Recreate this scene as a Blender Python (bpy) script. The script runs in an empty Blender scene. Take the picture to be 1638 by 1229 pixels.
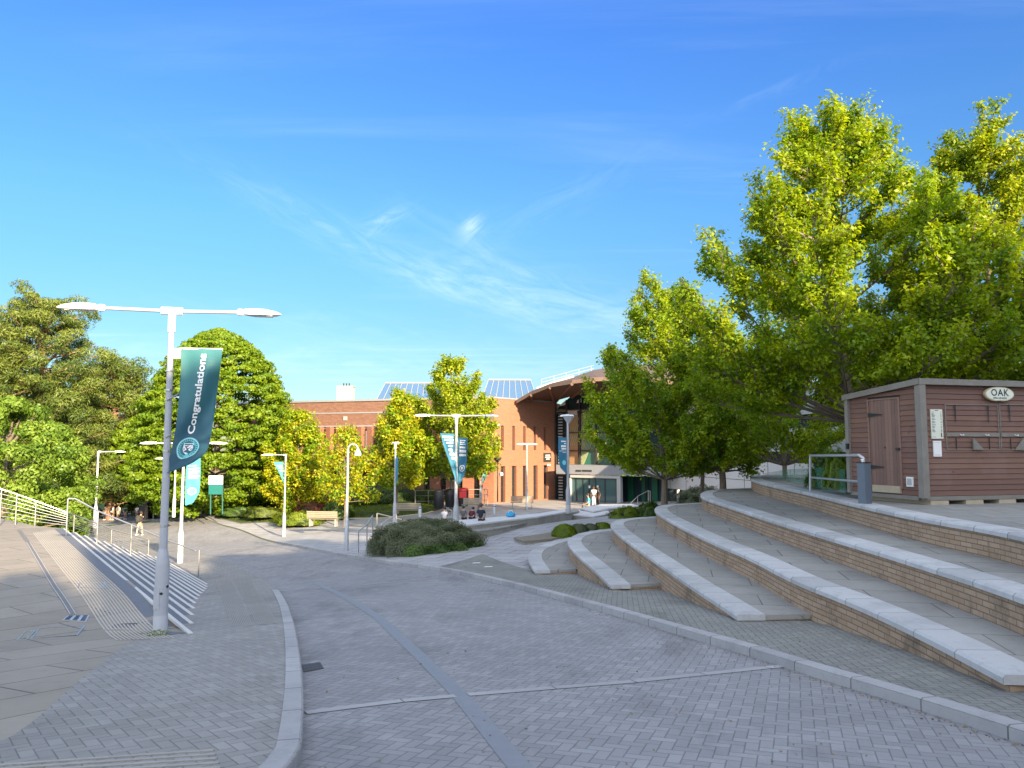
import bpy, math, random
import numpy as np
from mathutils import Vector, Matrix
from mathutils.geometry import delaunay_2d_cdt
R = math.radians
SC = bpy.context.scene
COL = SC.collection
# ------------------------------------------------------------------ camera
PW, PH, F, PCH = 1638.0, 1229.0, 1230.0, math.atan(104/1230.0)
cam = bpy.data.cameras.new('camera'); camo = bpy.data.objects.new('camera', cam); COL.objects.link(camo)
cam.sensor_fit = 'HORIZONTAL'; cam.sensor_width = 36; cam.lens = F/PW*36
cam.clip_start = .05; cam.clip_end = 3000
camo.location = (0, 0, 0); camo.rotation_euler = (R(90)+PCH, 0, 0)
SC.camera = camo
# ------------------------------------------------------------------ light
SUN_EL = R(18); SUN_AZ = R(150)          # azimuth clockwise from +Y
SKY_STRENGTH = .15; SUN_STRENGTH = 4.8
S = Vector((math.sin(SUN_AZ)*math.cos(SUN_EL), math.cos(SUN_AZ)*math.cos(SUN_EL), math.sin(SUN_EL)))
sl = bpy.data.lights.new('sun', 'SUN'); so = bpy.data.objects.new('sun', sl); COL.objects.link(so)
sl.energy = SUN_STRENGTH; sl.angle = R(.53); sl.color = (1, .78, .50)
so.rotation_euler = S.to_track_quat('Z', 'Y').to_euler(); so.location = (30, -50, 40)
SC.view_settings.view_transform = 'Standard'; SC.view_settings.look = 'None'
SC.view_settings.exposure = 1.72; SC.view_settings.gamma = 1
W = bpy.data.worlds.new('World'); SC.world = W; W.use_nodes = True

class NT:
    """tiny node-graph helper"""
    def __init__(s, tree): s.t = tree; s.n = tree.nodes; s.l = tree.links
    def add(s, typ, **kw):
        n = s.n.new(typ)
        for k, v in kw.items(): setattr(n, k, v)
        return n
    def put(s, sock, v):
        if v is None: return
        if hasattr(v, 'is_output') or hasattr(v, 'links'): s.l.new(v, sock)
        else:
            if hasattr(sock.default_value, '__len__') and not hasattr(v, '__len__'): v = (v,)*len(sock.default_value)
            if hasattr(v, '__len__') and len(v) == 3 and len(sock.default_value) == 4: v = tuple(v)+(1,)
            sock.default_value = v
    def m(s, op, a, b=None, c=None, clamp=False):
        n = s.add('ShaderNodeMath', operation=op); n.use_clamp = clamp
        for i, v in enumerate((a, b, c)): s.put(n.inputs[i], v)
        return n.outputs[0]
    def vm(s, op, a, b=None):
        n = s.add('ShaderNodeVectorMath', operation=op); s.put(n.inputs[0], a)
        if b is not None: s.put(n.inputs[3] if op == 'SCALE' else n.inputs[1], b)
        return n.outputs['Value'] if op in ('DOT_PRODUCT', 'LENGTH') else n.outputs[0]
    def mix(s, f, a, b, bt='MIX'):
        n = s.add('ShaderNodeMix', data_type='RGBA', blend_type=bt)
        s.put(n.inputs[0], f); s.put(n.inputs[6], a); s.put(n.inputs[7], b); return n.outputs[2]
    def ramp(s, f, stops):
        n = s.add('ShaderNodeValToRGB'); s.put(n.inputs[0], f); e = n.color_ramp.elements
        while len(e) < len(stops): e.new(.5)
        for i, (p, c) in enumerate(stops):
            e[i].position = p; e[i].color = tuple(c)+(1,) if hasattr(c, '__len__') else (c, c, c, 1)
        return n.outputs[0]
    def noise(s, vec, scale, detail=4, rough=.6, out='Fac', dist=0):
        n = s.add('ShaderNodeTexNoise'); s.put(n.inputs['Vector'], vec)
        n.inputs['Scale'].default_value = scale; n.inputs['Detail'].default_value = detail
        n.inputs['Roughness'].default_value = rough; n.inputs['Distortion'].default_value = dist
        return n.outputs[out]
    def map(s, vec, rot=(0, 0, 0), scale=(1, 1, 1), loc=(0, 0, 0)):
        n = s.add('ShaderNodeMapping'); s.put(n.inputs[0], vec)
        n.inputs['Location'].default_value = loc; n.inputs['Rotation'].default_value = rot; n.inputs['Scale'].default_value = scale
        return n.outputs[0]
    def sep(s, v): n = s.add('ShaderNodeSeparateXYZ'); s.put(n.inputs[0], v); return n.outputs
    def comb(s, x, y, z=0):
        n = s.add('ShaderNodeCombineXYZ'); s.put(n.inputs[0], x); s.put(n.inputs[1], y); s.put(n.inputs[2], z); return n.outputs[0]
    def smooth(s, v, a, b):
        n = s.add('ShaderNodeMapRange', interpolation_type='SMOOTHSTEP'); s.put(n.inputs[0], v)
        n.inputs[1].default_value = a; n.inputs[2].default_value = b; return n.outputs[0]

w = NT(W.node_tree); w.n.clear()
sky = w.add('ShaderNodeTexSky', sky_type='NISHITA'); sky.sun_disc = False
sky.sun_elevation = SUN_EL; sky.sun_rotation = SUN_AZ; sky.altitude = 60
sky.air_density = 1.0; sky.dust_density = .35; sky.ozone_density = 3.0
hs = w.add('ShaderNodeHueSaturation'); hs.inputs['Saturation'].default_value = 1.18; hs.inputs['Hue'].default_value = .502; w.put(hs.inputs['Color'], sky.outputs[0])
tc = w.add('ShaderNodeTexCoord')
dx, dy, dz = w.sep(tc.outputs['Generated'])
dzc = w.m('MAXIMUM', dz, .03)
pl = w.comb(w.m('DIVIDE', dx, dzc), w.m('DIVIDE', dy, dzc), 0)      # a thin cirrus sheet far overhead
streak = w.map(pl, rot=(0, 0, R(62)), scale=(.30, 1.5, 1))
n1 = w.noise(streak, 1.3, 7, .62, dist=.5)
n2 = w.noise(w.map(pl, scale=(.35, .35, 1), loc=(3.1, 1.7, 0)), 1.0, 3, .5)
cl = w.m('MULTIPLY', w.smooth(n1, .47, .80), w.smooth(n2, .40, .66))
def puff(px, py, sx, sy, ang, k):
    # a soft wisp at a fixed compass direction and height of the sky
    a = math.atan((px-PW/2)/F); el = PCH + math.atan((PH/2-py)/F)
    az = w.m('ARCTAN2', dx, dy); ev = w.m('ARCSINE', dz)
    u = w.m('SUBTRACT', az, a); v = w.m('SUBTRACT', ev, el)
    u2 = w.m('ADD', w.m('MULTIPLY', u, math.cos(ang)), w.m('MULTIPLY', v, math.sin(ang)))
    v2 = w.m('SUBTRACT', w.m('MULTIPLY', v, math.cos(ang)), w.m('MULTIPLY', u, math.sin(ang)))
    e = w.m('ADD', w.m('POWER', w.m('DIVIDE', u2, sx), 2), w.m('POWER', w.m('DIVIDE', v2, sy), 2))
    g = w.m('EXPONENT', w.m('MULTIPLY', e, -1))
    nn = w.noise(w.map(w.comb(u2, v2, 0), scale=(7, 30, 1), loc=(px*.01, 0, 0)), 1.6, 6, .65, dist=1.2)
    return w.m('MULTIPLY', w.m('MULTIPLY', g, w.smooth(nn, .34, .80)), k*.33)
tot = w.m('MULTIPLY', cl, .16)
for a_ in ((612, 358, .030, .011, R(28), 1.5), (752, 366, .016, .012, R(40), 1.6), (640, 425, .20, .020, R(-22), .75),
           (840, 470, .17, .030, R(-12), .8), (1000, 520, .14, .024, R(-8), .5), (540, 530, .20, .02, R(-4), .35), (1240, 182, .085, .008, R(14), .2),
           (960, 600, .3, .03, 0, .35), (560, 585, .25, .022, 0, .55), (150, 575, .25, .02, R(3), .35), (760, 400, .10, .02, R(-30), .35), (880, 330, .12, .02, R(24), .25)):
    tot = w.m('ADD', tot, puff(*a_))
tot = w.m('MINIMUM', tot, .8)
fwd = w.smooth(dy, -.25, .45)          # sun side of the sky, behind the camera, raised further as added fill
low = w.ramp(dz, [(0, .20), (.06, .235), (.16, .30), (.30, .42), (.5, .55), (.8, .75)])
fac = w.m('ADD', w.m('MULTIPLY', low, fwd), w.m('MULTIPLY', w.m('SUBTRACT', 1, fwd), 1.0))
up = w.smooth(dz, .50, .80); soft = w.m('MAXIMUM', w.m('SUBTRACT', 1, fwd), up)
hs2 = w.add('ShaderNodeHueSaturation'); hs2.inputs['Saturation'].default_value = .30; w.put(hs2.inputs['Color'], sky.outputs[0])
fac2 = w.m('MULTIPLY', w.ramp(dz, [(0, .55), (.2, .7), (.6, .95)]), 1.4)  # out-of-view sky behind and overhead boosted and desaturated to fill the shaded foreground
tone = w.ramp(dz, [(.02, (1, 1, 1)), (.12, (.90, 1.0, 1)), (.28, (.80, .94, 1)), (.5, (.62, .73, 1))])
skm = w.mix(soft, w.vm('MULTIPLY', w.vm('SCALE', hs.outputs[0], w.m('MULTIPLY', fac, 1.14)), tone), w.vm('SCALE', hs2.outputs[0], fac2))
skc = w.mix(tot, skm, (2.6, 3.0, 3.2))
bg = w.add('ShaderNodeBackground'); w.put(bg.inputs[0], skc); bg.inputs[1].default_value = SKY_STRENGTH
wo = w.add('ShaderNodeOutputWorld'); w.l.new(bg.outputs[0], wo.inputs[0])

# ------------------------------------------------------------------ projection helpers
cP, sP = math.cos(PCH), math.sin(PCH)
def ray(px, py):
    a = (px-PW/2)/F; b = (PH/2-py)/F
    d = Vector((a, cP-b*sP, sP+b*cP)); return d/d.y
def at(px, py, Y): return ray(px, py)*Y
def onz(px, py, z): d = ray(px, py); return d*(z/d.z)
class TPS:
    def __init__(s, P):
        P = np.array(P, float); s.c = P[:, :2]; n = len(P)
        K = s.k(np.linalg.norm(s.c[:, None]-s.c[None], axis=2)); A = np.zeros((n+3, n+3))
        A[:n, :n] = K + np.eye(n)*1e-3; A[:n, n] = 1; A[:n, n+1:] = s.c; A[n:, :n] = A[:n, n:].T
        s.w = np.linalg.solve(A, np.r_[P[:, 2], 0, 0, 0])
    @staticmethod
    def k(r): return np.where(r > 1e-9, r*r*np.log(np.maximum(r, 1e-9)), 0)
    def __call__(s, x, y):
        x = np.atleast_1d(np.asarray(x, float)); y = np.atleast_1d(np.asarray(y, float))
        r = np.hypot(x[:, None]-s.c[:, 0], y[:, None]-s.c[:, 1]); n = len(s.c)
        z = s.k(r) @ s.w[:n] + s.w[n] + s.w[n+1]*x + s.w[n+2]*y
        return z if len(z) > 1 else float(z[0])
def cp(px, py, Y): p = at(px, py, Y); return (p.x, p.y, p.z)
TC = [(x, Y, -1.6-.0875*Y) for x in (-1, 4, 9, 18) for Y in (-12, 0, 8, 16, 24)]
TC += [(-4.2, 0, -1.65), (-4.2, 6, -2.16), (-12, -6, -1.6), (-4.85, 12, -2.80), (-8, 19.6, -3.68), (-11.1, 27.4, -4.62), (-14.3, 33, -4.8), (-17, 30, -4.75),
       (-4, 24, -3.85), (2, 28, -3.8), (0, 34, -3.72), (3, 43, -3.98), (6, 36, -3.3), (-24, 50, -5.75), (-14.2, 48, -5.2), (-12, 51, -4.95), (-7.5, 50, -4.65), (-2, 41, -4.0),
       (-6, 34, -4.25), (-8.5, 41, -4.6), (7, 40, -3.2), (13, 38, -3.1), (16, 52, -3.4), (4, 54, -4.1), (3, 64, -4.22), (-2, 58, -4.2), (9, 62, -4.2), (-17.7, 52, -5.15), (-21, 62, -4.7),
       (-9, 58, -4.35), (-14, 60, -4.4), (-30, 55, -5.9), (-36, 70, -7.0), (-48, 95, -8.7), (-30, 90, -7.6), (-20, 80, -6.2), (-40, 40, -6), (-60, 60, -7.5), (0, 90, -5), (30, 60, -3.4), (30, 30, -2.5), (30, 0, -1.6),
       (-70, 130, -10), (0, 150, -7), (70, 130, -5), (60, 40, -3), (-70, 0, -5), (-30, -20, -2), (40, -40, 1), (-60, -60, 0)]
T = TPS(TC)
def march(px, py, fn, Y0=2.5, Y1=400):
    d = ray(px, py); Y = Y0; pY = Y0
    while Y < Y1:
        if d.z*Y < fn(d.x*Y, Y):
            lo, hi = pY, Y
            for _ in range(18):
                mid = (lo+hi)/2
                if d.z*mid < fn(d.x*mid, mid): hi = mid
                else: lo = mid
            return d*hi
        pY = Y; Y *= 1.03
    return d*Y1
def ong(px, py): return march(px, py, T)
ARC_PX = [(0, 1190), (60, 1150), (120, 1093), (180, 1047), (215, 1022), (245, 1010)]
ARC = [ong(*p) for p in ARC_PX]
NR = Vector((-4.87, 12.0)); NL = Vector((-15.8, 27.5))        # top nosing of the left stairs
LC = [(p.x, p.y, T(p.x, p.y)) for p in ARC] + [(x, y, T(x, y)) for x, y in ((-4.5, 3), (-5, -4))]
LC += [tuple(NR.lerp(NL, k/5))+(-2.8,) for k in range(6)]
LC += [(-20, 30, -2.8), (-30, 31, -2.8), (-15, 14, -2.7), (-25, 15, -2.7), (-12, 4, -2.3), (-22, 2, -2.4), (-40, 10, -2.7)]
LND = TPS(LC)
def onl(px, py): return march(px, py, LND)

# ------------------------------------------------------------------ object helpers
WMX = {}
def tag(o, label=None, cat=None, group=None, kind=None):
    for k, v in (('label', label), ('category', cat), ('group', group), ('kind', kind)):
        if v: o[k] = v
    return o
def thing(name, loc, label, cat, group=None, rz=0):
    o = bpy.data.objects.new(name, None); COL.objects.link(o); o.empty_display_size = .2
    o.location = loc; o.rotation_euler = (0, 0, rz)
    WMX[o.name] = Matrix.Translation(Vector(loc)) @ Matrix.Rotation(rz, 4, 'Z')
    return tag(o, label, cat, group)
def link(name, me, mat=None, parent=None, local=False):
    """local=False: mesh coordinates are world ones"""
    o = bpy.data.objects.new(name, me); COL.objects.link(o)
    if mat is not None:
        for q in (mat if isinstance(mat, (list, tuple)) else [mat]): me.materials.append(q)
    pm = Matrix.Identity(4)
    if parent:
        pm = WMX.get(parent.name, Matrix.Identity(4)); o.parent = parent
        if not local: o.matrix_parent_inverse = pm.inverted()
    WMX[o.name] = pm.copy() if local else Matrix.Identity(4)
    return o
def copy_tree(o, parent=None):
    c = o.copy(); COL.objects.link(c); c.parent = parent
    if parent: c.matrix_parent_inverse = o.matrix_parent_inverse.copy()
    for ch in [q for q in bpy.data.objects if q.parent == o]: copy_tree(ch, c)
    return c
class MB:
    def __init__(s): s.v = []; s.f = []; s.uv = []; s.mi = []
    def face(s, pts, uv=None, mi=0):
        b = len(s.v); s.v += [tuple(p) for p in pts]; s.f.append(tuple(range(b, b+len(pts)))); s.mi.append(mi)
        if uv is None:
            a, c, d = Vector(pts[0]), Vector(pts[1]), Vector(pts[2]); n = (c-a).cross(d-a)
            if n.length > 1e-12: n.normalize()
            if abs(n.z) < .7:
                t = Vector((-n.y, n.x, 0)); t = t.normalized() if t.length > 1e-6 else Vector((1, 0, 0))
                uv = [(Vector(p).dot(t), p[2]) for p in pts]
            else: uv = [(p[0], p[1]) for p in pts]
        s.uv.append(uv); return s
    def hexa(s, b, t, mi=0):          # b,t: 4 bottom / top points, counter-clockwise seen from above
        s.face([b[3], b[2], b[1], b[0]], mi=mi); s.face(t, mi=mi)
        for i in range(4): j = (i+1) % 4; s.face([b[i], b[j], t[j], t[i]], mi=mi)
        return s
    def box(s, c, sz, rz=0, M=None, mi=0):
        x, y, z = sz[0]/2, sz[1]/2, sz[2]/2; m = Matrix.Translation(Vector(c)) @ (M if M is not None else Matrix.Rotation(rz, 4, 'Z'))
        q = lambda a, b_, c_: m @ Vector((a*x, b_*y, c_*z))
        b = [q(-1, -1, -1), q(1, -1, -1), q(1, 1, -1), q(-1, 1, -1)]; t = [q(-1, -1, 1), q(1, -1, 1), q(1, 1, 1), q(-1, 1, 1)]
        return s.hexa(b, t, mi)
    def prism(s, poly, z0, z1, mi=0):     # poly ccw
        n = len(poly); f0 = z0 if callable(z0) else (lambda x, y: z0); f1 = z1 if callable(z1) else (lambda x, y: z1)
        B = [(p[0], p[1], f0(p[0], p[1])) for p in poly]; Tt = [(p[0], p[1], f1(p[0], p[1])) for p in poly]
        s.face(Tt, mi=mi); s.face(B[::-1], mi=mi); u = 0
        for i in range(n):
            j = (i+1) % n; L = math.hypot(B[j][0]-B[i][0], B[j][1]-B[i][1])
            s.face([B[i], B[j], Tt[j], Tt[i]], [(u, B[i][2]), (u+L, B[j][2]), (u+L, Tt[j][2]), (u, Tt[i][2])], mi); u += L
        return s
    def tube(s, pts, r, n=8, caps=True, mi=0):
        pts = [Vector(p) for p in pts]; r = r if hasattr(r, '__len__') else [r]*len(pts); rings = []; pu = None
        for i, p in enumerate(pts):
            d = (pts[min(i+1, len(pts)-1)]-pts[max(i-1, 0)]).normalized()
            if pu is None: pu = d.orthogonal().normalized()
            pu = pu-d*pu.dot(d); pu = pu.normalized() if pu.length > 1e-6 else d.orthogonal().normalized(); q = d.cross(pu)
            b = len(s.v); s.v += [tuple(p+(pu*math.cos(k*math.tau/n)+q*math.sin(k*math.tau/n))*r[i]) for k in range(n)]; rings.append(b)
        L = 0
        for i in range(len(pts)-1):
            L2 = L+(pts[i+1]-pts[i]).length
            for k in range(n):
                k2 = (k+1) % n
                s.f.append((rings[i]+k, rings[i]+k2, rings[i+1]+k2, rings[i+1]+k)); s.mi.append(mi)
                s.uv.append([(k/n, L), ((k+1)/n, L), ((k+1)/n, L2), (k/n, L2)])
            L = L2
        if caps:
            for b, rev in ((rings[0], 1), (rings[-1], 0)):
                f = [b+k for k in range(n)]; f = f[::-1] if rev else f
                s.f.append(tuple(f)); s.mi.append(mi); s.uv.append([(0, 0)]*n)
        return s
    def lathe(s, c, prof, n=16, M=None, mi=0):      # prof: (r,z) upwards
        c = Vector(c); b = len(s.v); M = M or Matrix.Identity(4)
        for r_, z in prof:
            s.v += [tuple(c + M @ Vector((r_*math.cos(k*math.tau/n), r_*math.sin(k*math.tau/n), z))) for k in range(n)]
        for i in range(len(prof)-1):
            for k in range(n):
                k2 = (k+1) % n; s.f.append((b+i*n+k, b+i*n+k2, b+(i+1)*n+k2, b+(i+1)*n+k)); s.mi.append(mi); s.uv.append([(k/n, prof[i][1]), ((k+1)/n, prof[i][1]), ((k+1)/n, prof[i+1][1]), (k/n, prof[i+1][1])])
        s.f.append(tuple(b+k for k in range(n))[::-1]); s.mi.append(mi); s.uv.append([(0, 0)]*n)
        e = b+(len(prof)-1)*n; s.f.append(tuple(e+k for k in range(n))); s.mi.append(mi); s.uv.append([(0, 0)]*n)
        return s
    def build(s, name, mat, parent=None, smooth=False, local=False, bevel=0):
        me = bpy.data.meshes.new(name); me.from_pydata(s.v, [], s.f)
        ul = me.uv_layers.new(name='UVMap'); ul.data.foreach_set('uv', np.array([c for f in s.uv for c in f], float).ravel())
        me.polygons.foreach_set('material_index', s.mi)
        if smooth: me.polygons.foreach_set('use_smooth', [True]*len(s.f))
        me.update(); o = link(name, me, mat, parent, local)
        if smooth:
            try: me.set_sharp_from_angle(angle=R(40))
            except Exception: pass
        if bevel:
            md = o.modifiers.new('bevel', 'BEVEL'); md.width = bevel; md.segments = 2; md.limit_method = 'ANGLE'
        return o
def text_mesh(body, size=1, extrude=0, bold=0, align='CENTER', space=1):
    cu = bpy.data.curves.new('text', 'FONT'); cu.body = body; cu.size = size; cu.align_x = align; cu.align_y = 'CENTER'
    cu.extrude = extrude; cu.offset = bold; cu.resolution_u = 3; cu.space_character = space
    o = bpy.data.objects.new('text', cu); COL.objects.link(o); bpy.context.view_layer.update()
    me = bpy.data.meshes.new_from_object(o.evaluated_get(bpy.context.evaluated_depsgraph_get()))
    bpy.data.objects.remove(o); bpy.data.curves.remove(cu); return me

# ------------------------------------------------------------------ materials
MATS = {}
def newmat(name):
    m = bpy.data.materials.new(name); m.use_nodes = True; t = NT(m.node_tree)
    p = m.node_tree.nodes['Principled BSDF']; MATS[name] = m; return m, t, p
def simple(name, col, rough=.6, metal=0, var=.12, scale=6, bump=0, spec=.5):
    if name in MATS: return MATS[name]
    m, t, p = newmat(name); tc = t.add('ShaderNodeTexCoord'); v = tc.outputs['Object']
    n = t.noise(v, scale, 5, .65); n2 = t.noise(v, scale*7, 3, .6)
    f = t.m('ADD', t.m('MULTIPLY', n, .7), t.m('MULTIPLY', n2, .3))
    c = t.mix(f, tuple(q*(1-var*1.6) for q in col), tuple(min(q*(1+var*1.6), .95) for q in col))
    t.put(p.inputs['Base Color'], c); p.inputs['Roughness'].default_value = rough; p.inputs['Metallic'].default_value = metal
    p.inputs['Specular IOR Level'].default_value = spec
    if bump:
        b = t.add('ShaderNodeBump'); b.inputs['Strength'].default_value = bump; b.inputs['Distance'].default_value = .01; t.put(b.inputs['Height'], n2); t.put(p.inputs['Normal'], b.outputs[0])
    return m
def bumpit(t, p, h, strength=.4, dist=.01):
    b = t.add('ShaderNodeBump'); b.inputs['Strength'].default_value = strength; b.inputs['Distance'].default_value = dist
    t.put(b.inputs['Height'], h); t.put(p.inputs['Normal'], b.outputs[0])
def herring(name, c_dark, c_lite, rot, w_=.1, moss=0, joint=.45):
    m, t, p = newmat(name); tc = t.add('ShaderNodeTexCoord'); v = tc.outputs['Object']
    q = t.map(v, rot=(0, 0, rot), scale=(1/w_, 1/w_, 1))
    x, y, _ = t.sep(q); i = t.m('FLOOR', x); j = t.m('FLOOR', y); fx = t.m('SUBTRACT', x, i); fy = t.m('SUBTRACT', y, j)
    k = t.m('FLOORED_MODULO', t.m('SUBTRACT', i, j), 4)
    e = [t.m('COMPARE', k, a, .3) for a in range(4)]
    big = lambda b_, a: t.m('ADD', b_, t.m('MULTIPLY', a, 9))
    d = t.m('MINIMUM', t.m('MINIMUM', big(fx, e[1]), big(t.m('SUBTRACT', 1, fx), e[0])), t.m('MINIMUM', big(fy, e[2]), big(t.m('SUBTRACT', 1, fy), e[3])))
    idv = t.comb(t.m('SUBTRACT', i, e[1]), t.m('ADD', j, e[3]), 0)
    wn = t.add('ShaderNodeTexWhiteNoise'); t.put(wn.inputs['Vector'], idv); r = wn.outputs['Value']
    r = t.m('POWER', r, 1.6)
    fine = t.noise(v, 160, 2, .7); big_ = t.noise(v, .35, 4, .6); mid = t.noise(v, 3, 5, .7)
    f = t.m('ADD', t.m('MULTIPLY', r, .38), t.m('MULTIPLY', fine, 1.0)); f = t.m('SUBTRACT', f, .25, clamp=True)
    c = t.mix(f, c_dark, c_lite)
    c = t.mix(t.m('MULTIPLY', t.smooth(big_, .35, .7), .28), c, tuple(a*.62 for a in c_dark))
    c = t.mix(t.m('MULTIPLY', t.smooth(mid, .52, .75), .25), c, tuple(a*1.15 for a in c_lite))
    wear = t.noise(t.map(v, scale=(1, .35, 1)), .9, 6, .7); c = t.mix(t.m('MULTIPLY', t.smooth(wear, .50, .70), .5), c, tuple(a*.6 for a in c_dark))
    vo = t.add('ShaderNodeTexVoronoi'); t.put(vo.inputs['Vector'], v); vo.inputs['Scale'].default_value = 1.7; c = t.mix(t.m('MULTIPLY', t.m('SUBTRACT', 1, t.smooth(vo.outputs['Distance'], .02, .035)), .45), c, (.5, .5, .49))
    jf = t.smooth(d, .02, .075)
    jc = (.035, .034, .032) if not moss else (.05, .07, .02)
    if moss: jc = t.mix(t.smooth(t.noise(v, 1.2, 4), .42, .6), (.04, .038, .034), jc)
    c = t.mix(t.m('MULTIPLY', t.m('SUBTRACT', 1, jf), joint), c, jc)
    t.put(p.inputs['Base Color'], c); p.inputs['Roughness'].default_value = .85; p.inputs['Specular IOR Level'].default_value = .3
    bumpit(t, p, t.m('ADD', jf, t.m('MULTIPLY', fine, .3)), .5, .006); return m
def slabs(name, c1, c2, rot, sx, sy, uv=False, joint=.012, stain=.35, cj=(.05, .05, .048), off=.5):
    m, t, p = newmat(name); tc = t.add('ShaderNodeTexCoord'); v0 = tc.outputs['Object']; v = tc.outputs['UV'] if uv else v0
    b = t.add('ShaderNodeTexBrick'); b.offset = off; t.put(b.inputs['Vector'], t.map(v, rot=(0, 0, rot)))
    b.inputs['Scale'].default_value = 1; b.inputs['Brick Width'].default_value = sx; b.inputs['Row Height'].default_value = sy
    b.inputs['Mortar Size'].default_value = joint; b.inputs['Mortar Smooth'].default_value = .3; b.inputs['Bias'].default_value = 0
    t.put(b.inputs['Color1'], c1); t.put(b.inputs['Color2'], c2); t.put(b.inputs['Mortar'], cj)
    fine = t.noise(v0, 120, 2, .7); mid = t.noise(v0, 1.6, 6, .7); big_ = t.noise(v0, .3, 3)
    c = t.mix(t.m('MULTIPLY', t.smooth(mid, .45, .75), stain), b.outputs['Color'], tuple(a*.5 for a in c1))
    c = t.mix(t.m('MULTIPLY', t.smooth(t.noise(v0, 8, 5, .75), .52, .72), stain*.75), c, tuple(a*.42 for a in c1))
    c = t.mix(t.m('MULTIPLY', t.smooth(big_, .4, .7), .25), c, tuple(min(a*1.35, .9) for a in c2))
    c = t.mix(t.m('MULTIPLY', fine, .45), c, tuple(a*.55 for a in c1))
    t.put(p.inputs['Base Color'], c); p.inputs['Roughness'].default_value = .85; p.inputs['Specular IOR Level'].default_value = .3
    bumpit(t, p, t.m('ADD', t.m('SUBTRACT', 1, b.outputs['Fac']), t.m('MULTIPLY', fine, .25)), .4, .006); return m
def brickmat(name, c1, c2, cm, bw=.225, rh=.075, mortar=.007, stain=.4, smear=(.05, .045, .04)):
    m, t, p = newmat(name); tc = t.add('ShaderNodeTexCoord'); v0 = tc.outputs['Object']; v = tc.outputs['UV']
    b = t.add('ShaderNodeTexBrick'); t.put(b.inputs['Vector'], v)
    b.inputs['Scale'].default_value = 1; b.inputs['Brick Width'].default_value = bw; b.inputs['Row Height'].default_value = rh
    b.inputs['Mortar Size'].default_value = mortar; b.inputs['Mortar Smooth'].default_value = .2
    t.put(b.inputs['Color1'], c1); t.put(b.inputs['Color2'], c2); t.put(b.inputs['Mortar'], cm)
    mid = t.noise(v0, 1.1, 6, .72); fine = t.noise(v0, 45, 3, .7); streak = t.noise(t.map(v, scale=(2.2, .25, 1)), 1.5, 4, .65)
    c = t.mix(t.m('MULTIPLY', t.smooth(mid, .5, .72), stain), b.outputs['Color'], smear)
    c = t.mix(t.m('MULTIPLY', t.smooth(streak, .55, .8), stain*.7), c, tuple(a*.5 for a in c1))
    c = t.mix(t.m('MULTIPLY', fine, .5), c, tuple(a*.62 for a in c1))
    t.put(p.inputs['Base Color'], c); p.inputs['Roughness'].default_value = .88; p.inputs['Specular IOR Level'].default_value = .25
    bumpit(t, p, t.m('ADD', t.m('SUBTRACT', 1, b.outputs['Fac']), t.m('MULTIPLY', fine, .3)), .5, .008); return m
def leafmat(name, c1, c2, trans=.45, rough=.5):
    m, t, p = newmat(name); t.n.remove(p); a = t.add('ShaderNodeAttribute'); a.attribute_name = 'tint'
    c = t.mix(a.outputs['Fac'], c1, c2)
    d = t.add('ShaderNodeBsdfDiffuse'); t.put(d.inputs[0], c)
    tr = t.add('ShaderNodeBsdfTranslucent'); t.put(tr.inputs[0], t.mix(1, c, (1.25, 1.15, .45), 'MULTIPLY'))
    g = t.add('ShaderNodeBsdfGlossy'); g.inputs['Roughness'].default_value = rough; t.put(g.inputs[0], (.8, .85, .8))
    x = t.add('ShaderNodeMixShader'); x.inputs[0].default_value = trans; t.l.new(d.outputs[0], x.inputs[1]); t.l.new(tr.outputs[0], x.inputs[2])
    y = t.add('ShaderNodeMixShader'); y.inputs[0].default_value = .025; t.l.new(x.outputs[0], y.inputs[1]); t.l.new(g.outputs[0], y.inputs[2])
    t.l.new(y.outputs[0], t.n['Material Output'].inputs[0]); return m
def glassmat(name, col, rough=.05, alpha=.0, metal=0):
    m, t, p = newmat(name); t.put(p.inputs['Base Color'], col); p.inputs['Roughness'].default_value = rough
    p.inputs['Specular IOR Level'].default_value = .8; p.inputs['Metallic'].default_value = metal
    if alpha: p.inputs['Alpha'].default_value = 1-alpha
    return m
# ================================================================== materials used
m_road = herring('road_blocks', (.205, .205, .215), (.37, .37, .38), R(20), .1)
m_foot = herring('footpath_blocks', (.205, .20, .195), (.36, .355, .34), R(52), .1)
m_foot2 = herring('mossy_blocks', (.185, .185, .175), (.32, .32, .30), R(8), .1, moss=1, joint=.8)
m_slab = slabs('landing_slabs', (.26, .235, .20), (.32, .29, .25), R(-55), 1.8, .9, joint=.014, stain=.3)
m_plaza = slabs('plaza_slabs', (.34, .34, .35), (.42, .42, .43), R(28), 1.1, .75, joint=.02, stain=.25)
m_tread = slabs('tread_slabs', (.27, .265, .25), (.33, .325, .305), R(12), 1.35, .9, joint=.012, stain=.5)
m_kerb = simple('kerb_granite', (.36, .36, .37), .8, var=.25, scale=5, bump=.3)
m_cope = slabs('coping_stone', (.40, .41, .42), (.58, .585, .60), 0, .92, 5, uv=True, joint=.012, stain=.6, cj=(.12, .12, .12), off=0)
m_tbrick = brickmat('buff_brick', (.36, .25, .165), (.47, .345, .24), (.17, .14, .115), .30, .078, .009, stain=.7)
m_conc = simple('concrete', (.30, .29, .27), .85, var=.3, scale=2, bump=.3)
m_dstrip = simple('slate_strip', (.20, .21, .228), .6, var=.15, scale=8)
m_lstrip = simple('pale_strip', (.42, .42, .43), .8, var=.25, scale=9)
m_step = simple('step_slate', (.12, .13, .15), .7, var=.2, scale=4)
m_nose = simple('nosing_pale', (.50, .495, .48), .7, var=.1)
m_rib2 = simple('tactile_rib_path', (.30, .29, .27), .8, var=.2)
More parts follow.
